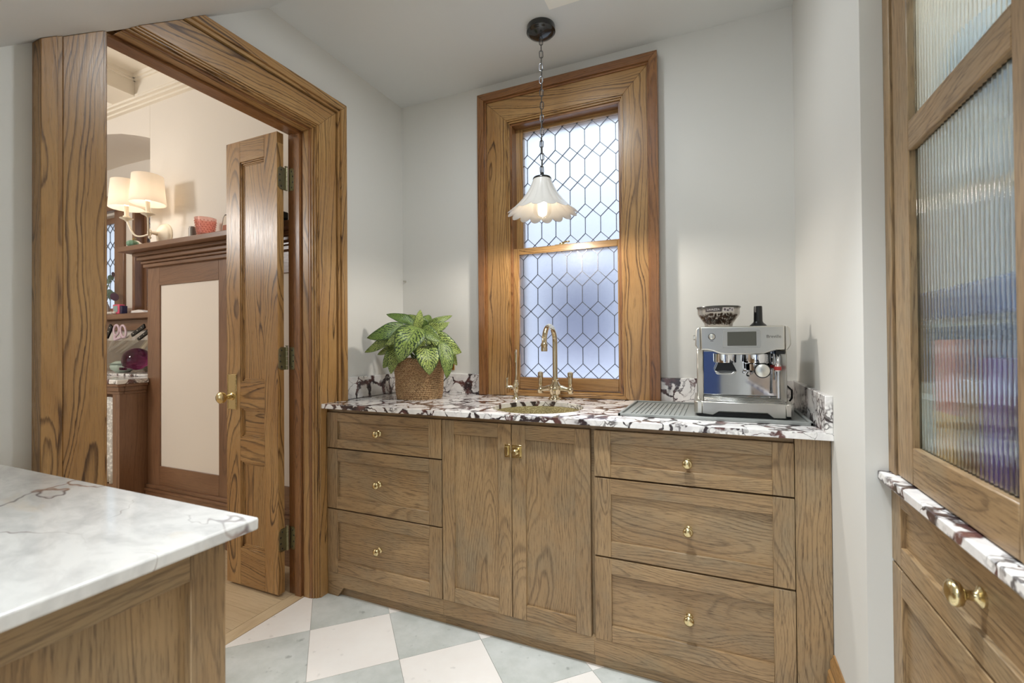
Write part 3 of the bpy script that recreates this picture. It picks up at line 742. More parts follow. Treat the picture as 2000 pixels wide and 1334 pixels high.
# head with the waved lower edge
low = [(.138, .243), (.112, .243), (.095, .238), (.072, .229), (.055, .226), (-.055, .226), (-.072, .229), (-.095, .238), (-.112, .243), (-.138, .243)]
hp = [(-.138, .330), (.138, .330)] + low
hd = cmb(MB().prism(hp, 'y', 0, .30), 'head', STEEL, bevel=.005, seg=3)
for s_ in (-1, 1):
    cmb(MB().prism([(s_*x, z) for x, z in [(.1385, .330), (.147, .328), (.154, .318), (.157, .262), (.146, .243), (.1385, .243)]], 'y', .002, .30), 'head_cheek', STEEL, hd, bevel=.004, seg=2)
b = MB().prism([(-.062, .252), (.060, .252), (.062, .256), (.062, .312), (.058, .316), (-.058, .316), (-.062, .312), (-.062, .256)], 'y', -.0025, .002)
sf = cmb(b, 'screen_bezel', plain('satin_grey', (168, 168, 166), .35), hd, bevel=.001)
cmb(MB().box(-.047, .048, -.0035, .0, .259, .310), 'screen', plain('grey_screen', (92, 92, 84), .18), sf, bevel=.001)
pb = cmb(MB().lathe([(.0125, 0), (.0125, .0012), (.0115, .0012)], (-.099, 0, .293), 24, ax='y', sgn=-1), 'button_ring', BLACKP, hd)
cmb(MB().lathe([(.0105, 0), (.0105, .004), (.009, .005), (0, .005)], (-.099, 0, .293), 24, ax='y', sgn=-1), 'power_button', STEEL, pb)
cmb(MB().box(-.104, -.094, -.0006, 0, .276, .2775), 'button_mark', BLACKP, pb)
def text_mesh(s_, size, ext=0):
    cu = bpy.data.curves.new('txt', 'FONT'); cu.body = s_; cu.size = size; cu.extrude = ext; cu.align_x = 'CENTER'; cu.align_y = 'CENTER'; cu.resolution_u = 3
    o = bpy.data.objects.new('txt', cu); me = bpy.data.meshes.new_from_object(o)
    vs = [v.co.copy() for v in me.vertices]; fs = [list(p.vertices) for p in me.polygons]
    bpy.data.objects.remove(o); bpy.data.curves.remove(cu); bpy.data.meshes.remove(me)
    return vs, fs
vs, fs = text_mesh('Breville', .0155, .0006)
cmb(MB().add([(v.x+.103, -.0008-v.z, v.y+.291) for v in vs], fs), 'embossed_lettering', plain('shadow_steel', (120, 116, 106), .4, .6), hd, recalc=False)
# grinder outlet and cradle
g = cmb(MB().lathe([(.038, .196), (.0385, .200), (.0385, .228)], (-.053, .052, 0), 28), 'grinder_collar', CHROME)
cmb(MB().prism([(-.090, .166), (-.016, .166), (-.030, .197), (-.078, .197)], 'y', .020, .09), 'tamp_cradle', BLACKP, g)
b = MB().prism([(-.090, .166), (-.086, .156), (-.080, .152), (-.026, .152), (-.020, .156), (-.016, .166), (-.028, .162), (-.034, .157), (-.072, .157), (-.078, .162)], 'y', .008, .055)
cmb(b, 'cradle_fork', STEEL, g, bevel=.001)
# group head and portafilter
g = cmb(MB().lathe([(.034, .190), (.042, .196), (.043, .202), (.043, .228)], (.052, .052, 0), 28), 'group_head', CHROME)
p = cmb(MB().lathe([(.030, .164), (.035, .168), (.036, .192), (.030, .192)], (.052, .052, 0), 24), 'portafilter', CHROME)
cmb(MB().tube([(.052, .02, .180), (.056, -.02, .178), (.060, -.055, .172)], [.011, .015, .022], 18), 'handle', BLACKP, p)
cmb(MB().lathe([(.0255, 0), (.0255, .004), (.023, .004)], (.060, -.056, .172), 28, ax='y', sgn=-1), 'handle_ring', BLACKP, p)
cmb(MB().lathe([(.0225, .001), (.0225, .005), (.021, .006), (0, .006)], (.060, -.056, .172), 28, ax='y', sgn=-1), 'handle_cap', STEEL, p)
cmb(MB().tube([(.040, .045, .166), (.032, .030, .158), (.024, .020, .158), (.020, .014, .150)], [.008, .007, .007, .006], 10), 'coffee_spout', CHROME, p)
# steam wand and hot water outlet
wd = cmb(MB().tube([(.118, .05, .235), (.120, .040, .215), (.118, .030, .17), (.117, .020, .10), (.117, .018, .070)], [.008, .008, .006, .0055, .0065], 12), 'steam_wand', CHROME)
cmb(MB().lathe([(.010, .165), (.0115, .168), (.0115, .186), (.008, .192), (.008, .196)], (.118, .030, 0), 16), 'wand_grip', metal('grip_silver', (214, 206, 202), .2), wd)
cmb(MB().lathe([(.0118, .170), (.0122, .172), (.0122, .181), (.0118, .183)], (.118, .030, 0), 16), 'red_band', plain('red_plastic', (190, 60, 56), .35), wd)
cmb(MB().tube([(.095, .08, .235), (.095, .08, .20), (.095, .080, .15)], [.007, .005, .005], 10), 'water_spout', BLACKM)
cmb(MB().box(.112, .138, .02, .10, .228, .240), 'wand_mount', BLACKP, wd)
# bean hopper
HX, HY = -.072, .115
hp_ = cmb(MB().lathe([(.050, .330), (.052, .345), (.056, .352), (.074, .378), (.076, .384), (.077, .406), (.075, .406), (.074, .385), (.055, .354), (.050, .348), (.048, .332)], (HX, HY, 0), 40), 'bean_hopper', SMOKE)
cmb(MB().lathe([(.078, .405), (.080, .408), (.079, .411), (.050, .414), (0, .415)], (HX, HY, 0), 40), 'hopper_lid', plain('dark_smoke_lid', (70, 68, 64), .25), hp_)
bm_ = MB()
rb = random.Random(3)
for i in range(260):
    a = rb.uniform(0, 2*pi); zz = rb.uniform(.345, .382); rr = min(.066, .047+(zz-.35)*.8)*sqrt(rb.uniform(.45, 1))
    M = Matrix.Translation((HX+rr*cos(a), HY+rr*sin(a), zz)) @ Matrix.Rotation(rb.uniform(0, 6), 4, 'Z') @ Matrix.Rotation(rb.uniform(0, 6), 4, 'X')
    q = MB().lathe([(0, -.0055), (.0032, -.003), (.0036, 0), (.0032, .003), (0, .0055)], (0, 0, 0), 6).xf(M); bm_.add(q.v, q.f)
o = cmb(bm_, 'coffee_beans', plain('roasted_beans', (70, 42, 24), .4), hp_); o['kind'] = 'stuff'
# printed band on the hopper
RB = .0776
def band(u0, u1, z0, z1, r): return lambda u, v: (HX+r*sin(u0+(u1-u0)*u), HY-r*cos(u0+(u1-u0)*u), z0+(z1-z0)*v)
cmb(MB().grid(band(-.65, .12, .388, .404, RB), 16, 1), 'sticker', plain('dark_sticker', (74, 66, 66), .4), hp_, recalc=False)
cmb(MB().grid(band(.16, .72, .388, .404, RB), 12, 1), 'sticker', plain('pale_sticker', (206, 200, 198), .4), hp_, recalc=False)
pf_ = MB()
for (u, z, a, c) in ((.26, .396, .05, .005), (.40, .393, .06, .004), (.50, .399, .05, .003), (.62, .395, .03, .005)):
    pf_.add([band(u-a, u+a, z-c, z+c, RB+.0004)(.5+.5*cos(q*pi/4), .5+.5*sin(q*pi/4)) for q in range(8)], [tuple(range(8))])
cmb(pf_, 'sticker_print', plain('dark_print', (96, 84, 92), .5), hp_, recalc=False)
vs, fs = text_mesh('LAVAZZA', .0105)
cmb(MB().add([(HX+(RB+.0005)*sin(-.27+v.x/RB), HY-(RB+.0005)*cos(-.27+v.x/RB), .3965+v.y) for v in vs], fs), 'sticker_lettering', plain('white_print', (235, 230, 226), .5), hp_, recalc=False)
# tamper on top and side dial
cmb(MB().lathe([(.030, .331), (.029, .336), (.018, .346), (.0155, .352), (.0145, .405), (.013, .409), (0, .410)], (.066, .115, 0), 24), 'tamper', BLACKP)
cmb(MB().lathe([(.010, 0), (.010, .007), (.008, .008), (0, .008)], (-.157, .10, .292), 16, ax='x', sgn=-1), 'grind_dial', STEEL)
pc = [(.15, .22, .02), (.172, .20, .03), (.186, .19, .055), (.186, .19, .085), (.172, .20, .10), (.157, .21, .10)]
cmb(MB().tube(pc, .0035, 8), 'power_cord', BLACKP)

# ================================================================== POTTED PLANT
PX, PY = -1.424, 2.020
pp = thing('potted_plant', 'variegated green leafy plant in a woven basket on the marble worktop', 'plant', (PX, PY, CT))
b = MB(); rb = random.Random(5); nr = 21; h = .207
PHS = [rb.uniform(0, 6.28) for _ in range(40)]
def bprof(t): return .113+.020*t+.002*sin(t*9)
b.lathe([(.108, CT+.001)]+[(bprof(i/12), CT+.002+h*i/12) for i in range(13)]+[(.122, CT+h), (.110, CT+.02), (0, CT+.018)], (PX, PY, 0), 40)
bk = b.build('basket', BASK, pp)
b = MB()
for i in range(nr):                                    # twisted seagrass rows
    t0 = i/nr; R0 = bprof(t0)+.0005; zz = CT+.004+h*t0*.985
    n = 240
    pts = [((PX+(R0-.001+.0008*sin(k*40*2*pi/n+PHS[i]))*cos(2*pi*k/n), PY+(R0-.001+.0008*sin(k*40*2*pi/n+PHS[i]))*sin(2*pi*k/n), zz+.0007*sin(k*40*2*pi/n+PHS[i]+1.4))) for k in range(n)]
    b.tube(pts, lambda q: .0050+.0005*sin(q*40*2*pi/n+PHS[i]), 5, closed=True)
o = b.build('woven_strand', BASK, bk); o['kind'] = 'stuff'
MB().lathe([(.122, CT+.175), (.06, CT+.185), (0, CT+.187)], (PX, PY, 0), 24).build('soil', SOIL, pp)
VR = Vector((.819, .574, 0)); VT = Vector((.574, -.819, 0)); VU = Vector((0, 0, 1))   # right, towards the room, up
def plp(u, z, f): return Vector((PX, PY, CT+.305)) + VR*u + VU*z + VT*f
def leaf(base, tip, width, arch, droop, tw=0, fold=.25):
    b_, t_ = Vector(base), Vector(tip); d = t_-b_; L = d.length; ax = d.normalized()
    ref = (VU*.5+VT*.85).normalized(); side = ax.cross(ref)
    if side.length < .2: side = VR.copy()
    side.normalize(); nrm = side.cross(ax).normalized()
    if nrm.dot(ref) < 0: nrm = -nrm; side = -side
    Rm = Matrix.Rotation(tw, 3, ax); side = Rm @ side; nrm = Rm @ nrm
    nu, nv = 6, 12; vs = []; uv = []
    for j in range(nv+1):
        v = j/nv; c = b_+d*v + nrm*(arch*L*4*v*(1-v)) - VU*(droop*L*v*v*(1-v)*2)
        wd_ = width*.5*max(0, (sin(pi*min(1, v**.8*1.0))**.75))*(1-.18*v)+.0009
        for i in range(nu+1):
            u = i/nu*2-1; vs.append(c+side*(u*wd_)+nrm*(fold*abs(u)*wd_ + .05*wd_*sin(v*14+u*2))); uv.append(((u+1)/2, v))
    fs = [(j*(nu+1)+i, j*(nu+1)+i+1, (j+1)*(nu+1)+i+1, (j+1)*(nu+1)+i) for j in range(nv) for i in range(nu)]
    m_ = MB().add(vs, fs); o = m_.build('leaf', LEAF, pp, recalc=False)
    L_ = o.data.uv_layers.new(name='UVMap')
    for poly in o.data.polygons:
        for li in poly.loop_indices: L_.data[li].uv = uv[o.data.loops[li].vertex_index]
    so = o.modifiers.new('thick', 'SOLIDIFY'); so.thickness = .0009
    return o
# (base u,z,f) (tip u,z,f) width arch droop twist ; u to the right, z up from the crown, f towards the room (metres)
k_ = .000449
def zp(x, y, f): return plp((x-742)*k_, (430-y)*k_, f)
LV = [((700, 270, -.02), (360, 125, -.06), 140, .10, .1, .3), ((600, 290, .0), (160, 408, .03), 175, .16, .2, -.35), ((480, 350, .02), (132, 572, .02), 105, .12, .1, -.9),
      ((680, 300, .03), (372, 492, .10), 150, .20, .25, -.2), ((745, 290, .05), (520, 690, .15), 300, .22, .1, .15), ((540, 500, .05), (430, 812, .10), 150, .12, .1, .5),
      ((470, 520, .0), (333, 755, .02), 120, .12, .1, -.5), ((560, 500, -.02), (268, 600, .0), 130, .12, .2, .4), ((800, 500, .08), (850, 825, .155), 250, .20, .1, -.15),
      ((985, 440, .08), (1042, 872, .13), 165, .12, .1, -.6), ((850, 390, .03), (1222, 585, .06), 200, .22, .35, .25), ((750, 310, .06), (985, 455, .12), 150, .20, .3, .2),
      ((815, 320, -.01), (1092, 225, .02), 135, .10, .35, .35), ((815, 270, -.04), (1132, 138, -.05), 80, .22, .1, .6), ((700, 330, .03), (756, 85, .04), 110, .05, 0, .9),
      ((860, 300, -.05), (598, 128, -.07), 140, .08, .1, -.4), ((930, 500, .03), (1003, 735, .07), 130, .12, .1, .3), ((1090, 520, -.02), (1178, 738, .0), 90, .1, .1, .8),
      ((760, 420, .0), (690, 600, .06), 170, .1, .1, .2), ((860, 420, -.02), (960, 610, .03), 170, .1, .1, -.3), ((800, 280, -.06), (860, 120, -.12), 130, .1, .1, 0), ((640, 420, -.06), (520, 560, -.10), 150, .1, .1, 0),
      ((760, 330, -.05), (820, 190, -.02), 150, .05, 0, .7), ((640, 330, -.03), (500, 290, -.10), 150, .1, .1, 0)]
for bs_, tp_, wd_, ar, dr_, tw in LV:
    leaf(zp(*bs_), zp(*tp_), wd_*k_*1.15, ar, dr_, tw*.6)
b = MB()
for i, (bs_, *_r) in enumerate(LV[:18]):
    e = zp(*bs_); s0 = Vector((PX+.03*cos(i*2.4), PY+.03*sin(i*2.4), CT+.18)); md = s0.lerp(e, .55)+Vector((0, 0, .03))
    st_ = MB().tube([s0, md, e], [.0035, .003, .0022], 6).build('stem', STEM, pp)

# ================================================================== PENDANT LAMP
LX, LY = -.719, 1.984
pd = thing('pendant_lamp', 'fluted white porcelain pendant lamp hanging on a chain before the window', 'lamp', (LX, LY, 1.76))
MB().lathe([(.064, ZC), (.066, ZC-.006), (.066, ZC-.026), (.060, ZC-.030), (.058, ZC-.034), (.052, ZC-.038), (.030, ZC-.050), (.010, ZC-.055), (0, ZC-.056)], (LX, LY, 0), 40).build('canopy', BLACKM, pd)
def link(L=.017, Wd=.0075):
    pts = []
    for i in range(10): a = -pi/2+pi*i/9; pts.append((Wd*sin(a) if False else Wd*cos(a+pi/2-pi/2)*0, 0, 0)) if False else None
    for i in range(9): a = pi*i/8; pts.append((Wd*cos(a), 0, (L-Wd)+Wd*sin(a)))
    for i in range(9): a = pi+pi*i/8; pts.append((Wd*cos(a), 0, -(L-Wd)+Wd*sin(a)))
    return MB().tube(pts, .0019, 6, closed=True)
z = ZC-.068; i = 0; src = None
rb = random.Random(11)
while z > 1.968:
    if src is None:
        src = link().xf(Matrix.Translation((LX, LY, z))).build('chain_link', CHAINM, pd, keep=(LX, LY, z)); src.rotation_euler = (0, 0, .4)
    else: inst(src, pd, (LX+rb.uniform(-.0015, .0015), LY, z), (rb.uniform(-.06, .06), rb.uniform(-.06, .06), .4+(pi/2 if i % 2 else 0)+rb.uniform(-.25, .25)))
    z -= .0295; i += 1
MB().tube([(LX, LY, ZC-.05), (LX+.003, LY, 2.4), (LX-.002, LY, 2.2), (LX+.003, LY, 2.05), (LX, LY, 1.95)], .0022, 6).build('cord', SILVER, pd)
MB().lathe([(.008, 1.975), (.010, 1.958), (.040, 1.952), (.043, 1.947), (.043, 1.943), (.0, 1.943)], (LX, LY, 0), 32).build('shade_cap', BLACKM, pd)
NF = 16
sh = [(.041, 1.945), (.048, 1.925), (.058, 1.902), (.072, 1.877), (.090, 1.852), (.110, 1.830), (.131, 1.812), (.150, 1.799)]
b = MB(); n = NF*8; vs = []
def shr(r, a, t): return r*(1+.030*t*abs(sin(a*NF/2))**.6*1.0)
rows = len(sh)
def ring(off, inner):
    out = []
    for q, (r, zz) in enumerate(sh):
        t = q/(rows-1)
        for k in range(n):
            a = 2*pi*k/n; e = abs(sin(a*NF/2))
            rr = r*(1+.085*t*(e**.7-.5)) - (.003 if inner else 0)
            z2 = zz - (.015*(e**.8)*(t**6)) - (0.002 if inner else 0)*(1-t)
            if q == rows-1: rr += .006*e**.8
            out.append((LX+rr*cos(a), LY+rr*sin(a), z2))
    return out
vs = ring(0, False)+ring(0, True); fs = []
for q in range(rows-1):
    for k in range(n):
        k2 = (k+1) % n
        fs.append((q*n+k, q*n+k2, (q+1)*n+k2, (q+1)*n+k)); B = rows*n
        fs.append((B+q*n+k, B+(q+1)*n+k, B+(q+1)*n+k2, B+q*n+k2))
for k in range(n):
    k2 = (k+1) % n; A = (rows-1)*n; B = rows*n+(rows-1)*n
    fs.append((A+k, A+k2, B+k2, B+k))
b.add(vs, fs).build('shade', PORC, pd, recalc=False, ang=60)
sk_ = MB().lathe([(.018, 1.942), (.018, 1.895), (.014, 1.885), (.0, 1.885)], (LX, LY, 0), 16).build('socket', PORC, pd)
bulb = MB().lathe([(.012, 1.888), (.014, 1.874), (.026, 1.855), (.038, 1.835), (.0425, 1.812), (.040, 1.790), (.028, 1.772), (.012, 1.764), (0, 1.763)], (LX, LY, 0), 28).build('bulb', glassmat('bulb_glass', (1, .98, .95, 1), 0, .85), pd)
MB().lathe([(.013, 1.846), (.0145, 1.842), (.0145, 1.790), (.011, 1.786), (0, 1.785)], (LX, LY, 0), 16).build('glowing_core', emit('bulb_core', (1, .88, .70), 12), bulb)
l_ = bpy.data.lights.new('pendant_light', 'SPOT'); l_.energy = 10; l_.color = (1, .94, .86); l_.spot_size = radians(178); l_.spot_blend = .35; l_.shadow_soft_size = .035
lo2 = bpy.data.objects.new('pendant_light', l_); COL.objects.link(lo2); lo2.location = (LX, LY, 1.757)
# ceiling plate above the pendant
sq = MB().box(-.645, -.50, 1.745, 1.888, ZC-.008, ZC).box(-.637, -.508, 1.753, 1.880, ZC-.012, ZC-.008).build('ceiling_plate', plain('bright_white_plate', (244, 240, 230), .5))
tag(sq, 'square white plate on the ceiling beside the black lamp canopy', 'ceiling plate')
for i, (x, y, p_) in enumerate(ADDED_DOWNLIGHTS):  # ceiling rings for the added lamps, out of view
    d_ = MB().lathe([(.095, ZC), (.095, ZC-.006), (.080, ZC-.010), (.078, ZC-.004), (.078, ZC-.0005)], (x, y, 0), 32).build('added_downlight', PORC)
    tag(d_, ['unseen ceiling downlight added as fill just behind the camera', 'unseen ceiling downlight added as fill farthest behind the camera', 'unseen ceiling downlight added as wall fill near the pendant lamp', 'unseen ceiling downlight added over the tiled floor before the drawers'][i], 'ceiling light', 'added kitchen downlights')
# brass outlet behind the plant, small wall hook
ol = thing('wall_outlet', 'small brass outlet plate above the backsplash behind the plant', 'outlet', (-1.42, YB, 1.08))
MB().box(-1.46, -1.385, YB-.006, YB, 1.046, 1.165).build('plate', metal('aged_brass', (190, 140, 70), .3), ol, bevel=.002)
MB().box(-1.445, -1.400, YB-.009, YB-.006, 1.065, 1.100).box(-1.445, -1.400, YB-.009, YB-.006, 1.110, 1.145).build('socket_face', plain('brown_socket', (90, 50, 22), .4), ol, bevel=.001)
hk = thing('wall_hook', 'tiny metal hook high in the corner above the plant', 'hook', (-1.728, YB, 1.575))
MB().lathe([(.007, 0), (.006, .003), (.003, .004), (.003, .018), (.005, .020), (0, .022)], (-1.728, YB, 1.58), 12, ax='y', sgn=-1).build('hook_stem', STEEL, hk)
hk2 = MB().box(WX0-.012, WX0, YB-.014, YB, 1.605, 1.632).lathe([(.004, 0), (.004, .010), (0, .012)], (WX0-.006, YB-.014, 1.62), 10, ax='y', sgn=-1).build('window_catch', ABRASS)
tag(hk2, 'small dark catch beside the left edge of the sink window casing', 'catch')

# ================================================================== PENINSULA (lower left)
pe = thing('peninsula_cabinet', 'weathered oak peninsula with a framed end panel at lower left', 'cabinet', (-1.2, .05, 0))
IX, IY = -.698, .476
MB().box(XL+.002, IX-.024, -.42, IY-.002, 0, .893).build('body', W['cab', 'z'], pe)
FI = Face('+x', IX)
shaker(FI, 'end_panel', pe, -.42, IY, 0.0, .893, .052, .046, vert=True, th=.024, rec=.014)
ic = MB().box(XL+.002, -.670, -.45, .512, .894, CT).build('peninsula_countertop', QUARTZ, bevel=.0035, seg=2)
tag(ic, 'polished white and grey veined stone top on the peninsula at lower left', 'worktop')

nv = thing('navy_reflection_block', 'navy blue cabinet shape added behind the camera to colour reflections', 'cabinet', (-.05, -3.0, 0))  # invented piece, put behind the camera so the chrome reflects blue
NAVY = plain('navy_paint', (34, 52, 92), .4)
MB().box(-.40, .30, -3.29, -2.75, 0, 2.3).build('body', NAVY, nv, bevel=.003)
for a_ in (-.395, -.045): MB().box(a_, a_+.34, -2.75, -2.73, .1, 2.28).build('cabinet_door', NAVY, nv, bevel=.003)
# ================================================================== HUTCH (right)
hu = thing('hutch', 'tall oak hutch with fluted glass doors over drawers at right', 'hutch', (.55, .54, 0))
UX, LXF = .362, .366; YE = 1.329; Y9 = -.30
carc = MB()
carc.box(UX+.02, .735, YE-.02, YE, 0, 2.6); carc.box(UX+.02, .735, Y9, Y9+.02, 0, 2.6); carc.box(.722, .735, Y9, YE, 0, 2.6)
carc.box(LXF+.026, .735, Y9, YE, .08, .866)
carc.box(UX+.02, .735, Y9, YE, 2.56, 2.6)
carc.build('carcass', plain('pale_cabinet_interior', (206, 200, 188), .5), hu)
for z_ in (1.222, 1.62): MB().box(UX+.034, .72, Y9+.021, YE-.021, z_, z_+.006).build('glass_shelf', CLEAR, hu)
MB().box(UX+.10, UX+.116, Y9+.05, YE-.05, 2.546, 2.559).build('added_glow_strip', emit('hutch_fill_glow', (1, .96, .90), 3.0), hu)  # added glowing strip, out of view, to brighten the hutch contents
area('hutch_fill_lamp', (UX+.108, .52, 2.543), 1.4, 9.0, (1, .97, .93), (0, 0, pi/2), 'RECTANGLE', .012)  # added lamp paired with the strip, lighting the hutch interior
MB().box(UX, UX+.03, 1.286, YE, .889, 2.6).build('face_frame', W['cab', 'z'], hu, bevel=.0015)
MB().box(UX, UX+.03, Y9, -.255, .889, 2.6).build('face_frame', W['cab', 'z'], hu, bevel=.0015)
MB().box(UX, UX+.03, -.255, 1.286, 2.5, 2.6).build('face_frame', W['cab', 'y'], hu, bevel=.0015)
MB().box(UX+.02, UX+.03, 1.275, 1.287, .889, 2.5).build('gap_shadow_strip', DARKGAP, hu)  # dark-coloured strip stands in for the shadow between frame and door
def flute(y0, y1, z0, z1, x):
    n = max(4, int((y1-y0)/.0125)); m_ = 8; b = MB(); pts = []
    for i in range(n*m_+1):
        t = i/m_; yy = y0+(y1-y0)*i/(n*m_); d = .0040*abs(sin(pi*t))**.85; pts.append((x-d, yy))
    poly = pts+[(x+.003, y1), (x+.003, y0)]
    N = len(pts); vs = []
    for (xx, yy) in pts: vs += [(xx, yy, z0), (xx, yy, z1), (x+.003, yy, z0), (x+.003, yy, z1)]
    fs = []
    for i in range(N-1):
        A, B = 4*i, 4*i+4
        fs += [(A, B, B+1, A+1), (A+2, A+3, B+3, B+2), (A, A+2, B+2, B), (A+1, B+1, B+3, A+3)]
    fs += [(0, 1, 3, 2), (4*N-4, 4*N-2, 4*N-1, 4*N-3)]
    return b.add(vs, fs)
for (ya, yb) in ((.748, 1.280), (.212, .744), (-.252, .208)):
    st_ = .085
    d = MB().box(UX+.004, UX+.026, yb-st_, yb, .892, 2.498).build('glass_door', W['cab', 'z'], hu, bevel=.002)
    MB().box(UX+.004, UX+.026, ya, ya+st_, .892, 2.498).build('stile', W['cab', 'z'], d, bevel=.002)
    for z0, z1 in ((.892, .969), (1.578, 1.639), (2.42, 2.498)):
        MB().box(UX+.004, UX+.026, ya+st_, yb-st_, z0, z1).build('rail', W['cab', 'y'], d, bevel=.002)
    for z0, z1 in ((.969, 1.578), (1.639, 2.42)):
        flute(ya+st_, yb-st_, z0, z1, UX+.018).build('glass_pane', FLUTE, d, ang=80)
FH = Face('-x', LXF)
for (ya, yb) in ((.582, 1.326), (-.17, .578)):
    for z0, z1, kz in ((.690, .866, .787), (.388, .684, .54), (.085, .382, .23)):
        shaker(FH, 'drawer', hu, ya, yb, z0, z1, .056, .045 if z1-z0 < .2 else .056, knobs=[((ya+yb)/2, kz)], ks=1.25)
MB().box(LXF+.01, LXF+.03, Y9, YE, 0, .083).build('kick_board', W['cab', 'y'], hu)
lg = MB().box(.341, .40, Y9, YE, .868, .8885).build('hutch_ledge', VIOLA, bevel=.003, seg=2)
tag(lg, 'narrow veined marble ledge between the hutch doors and its drawers', 'ledge')
# things behind the fluted glass
tag(MB().box(.47, .70, .72, 1.30, 1.03, 1.215).box(.465, .70, .715, 1.304, 1.185, 1.205).build('storage_bin', plain('blue_bin', (34, 66, 128), .4), bevel=.01, seg=2), 'large blue storage bin behind the fluted hutch glass', 'bin')
tag(MB().box(.43, .68, .74, 1.29, 1.2285, 1.288).build('flat_box', plain('royal_blue_box', (30, 72, 138), .4), bevel=.006), 'flat royal blue box on the glass hutch shelf', 'box')
tag(MB().box(.47, .70, .72, 1.30, .8895, 1.028).build('storage_bin', plain('dark_teal_bin', (46, 74, 84), .4), bevel=.01, seg=2), 'dark teal bin under the blue one in the hutch', 'bin')
jar = MB().lathe([(.052, .889), (.055, .895), (.055, 1.07), (.045, 1.082), (.045, 1.102), (0, 1.104)], (.415, 1.215, 0), 28).build('canister', plain('white_canister', (226, 230, 224), .3))
jar.scale = (.6, 1, 1)
tag(jar, 'white canister behind the lower left corner of the fluted glass', 'canister')
def carton(name, x, y0, y1, h, rgb, rgb2, label):
    t = thing(name, label, 'box', (x, (y0+y1)/2, .889))
    MB().box(x-.025, x+.025, y0, y1, .8895, .889+h*.55).build('lower_print', plain(name+'_low', rgb2, .45), t)
    MB().box(x-.025, x+.025, y0, y1, .889+h*.55, .889+h).build('upper_print', plain(name+'_up', rgb, .45), t)
carton('orange_food_box', .42, 1.065, 1.145, .30, (224, 120, 92), (232, 160, 52), 'coral and orange food box beside the white canister in the hutch')
carton('brown_food_box', .43, 1.00, 1.055, .23, (150, 104, 60), (120, 60, 40), 'brown food box between the orange and purple ones in the hutch')
carton('purple_food_box', .425, .915, .985, .27, (110, 60, 150), (88, 44, 160), 'purple food box at the right edge of the fluted glass')
tag(MB().lathe([(.05, 1.6285), (.06, 1.645), (.07, 1.70), (.055, 1.74), (.0, 1.745)], (.50, 1.10, 0), 24).build('stoneware_bowl', plain('pale_blue_stoneware', (168, 190, 206), .4)), 'pale blue stoneware pot on the upper hutch shelf', 'pot')

# ================================================================== DINING ROOM beyond the doorway
DW, DWY = -3.418, 1.822                               # wall corner, plaster plane
struct(MB().box(DW, XW-.0, DWY, YB, 0, 3.1), 'wall_dining', WALL2, 'cream dining room wall above the wood panelling', 'wall')
struct(MB().box(-6.2, DW-2.4, DWY, 2.5, 0, 3.1).box(DW-2.4, DW, 2.50, 2.51, 0, .01), 'wall_dining_far', WALL2, 'cream dining wall beyond the arched recess', 'wall')
struct(MB().box(-6.3, -6.2, -2.2, 2.5, 0, 3.1), 'wall_dining_left', WALL2, 'far cream wall of the dining room', 'wall')
b = MB(); b.box(-6.3, -4.9, -2.3, -2.2, 0, 3.1); b.box(-2.6, XW, -2.3, -2.2, 0, 3.1); b.box(-4.9, -2.6, -2.3, -2.2, 0, .7); b.box(-4.9, -2.6, -2.3, -2.2, 2.5, 3.1)
struct(b, 'wall_dining_front', WALL2, 'dining room wall with a wide window out of view', 'wall')
WC = paint('cream_coffer', (240, 230, 214))
dc = thing('ceiling_dining', 'coffered cream ceiling of the dining room', 'ceiling', (-4, 0, 2.83), kind=STRUCT)
MB().box(-6.3, XW, -2.3, 2.5, 2.98, 3.1).build('ceiling_board', WC, dc)
XBM, YBM = -3.478, 1.775
MB().box(-6.2, XW, 1.765, DWY, 2.84, 2.98).build('beam', WC, dc)
for x0, x1 in ((-3.72, XBM), (-2.35, -2.15), (-5.1, -4.86)): MB().box(x0, x1, -2.2, 1.765, 2.84, 2.98).build('beam', WC, dc)
for y0, y1 in ((.35, .59), (-1.0, -.76)): MB().box(-6.2, XW, y0, y1, 2.845, 2.98).build('beam', WC, dc)
b = MB()
for x0, x1 in ((XBM, -2.35), (-4.86, -3.72)):
    for (o_, z0, z1) in ((.022, 2.955, 2.98), (.011, 2.94, 2.958)):
        b.box(x0, x1, 1.765-o_, 1.765, z0, z1); b.box(x0, x0+o_, .59, 1.765, z0, z1); b.box(x1-o_, x1, .59, 1.765, z0, z1)
    b.box(x0, x1, 1.757, 1.765, 2.84, 2.852); b.box(x0-.0, x0+.008, .59, 1.765, 2.84, 2.852)
b.build('coffer_moulding', WC, dc)
b = MB()
for o_, z0, z1 in ((.062, 2.826, 2.842), (.045, 2.812, 2.828), (.022, 2.800, 2.814)): b.box(-6.2, XW, DWY-o_, DWY, z0, z1)
b.build('crown_moulding', WC, dc)
# arched recess with vault and windows
AX0 = DW-2.4; AB = 2.25
ar_pts = [(-3.42, 2.58), (-3.47, 2.597), (-3.57, 2.626), (-3.75, 2.673), (-3.99, 2.713), (-4.27, 2.737), (-4.60, 2.745), (-4.95, 2.737), (-5.25, 2.71), (-5.5, 2.67), (-5.70, 2.62), (AX0, 2.58)]
b = MB()
for i in range(len(ar_pts)-1):
    (xa, za), (xb, zb) = ar_pts[i], ar_pts[i+1]
    b.prism([(xa, za), (xa, 3.0), (xb, 3.0), (xb, zb)], 'y', DWY, AB)
struct(b, 'ceiling_vault', WALL2, 'shallow arched plaster soffit over the window recess', 'arch', ang=60, weld=True)
wins = [(-5.35, -4.674), (-4.425, -3.85)]
b = MB(); zA, zB = 1.49, 2.34
xs = [AX0]+[q for p_ in wins for q in p_]+[DW]
for i in range(0, len(xs)-1, 2): b.box(xs[i], xs[i+1], AB, AB+.2, 0, 3.0)
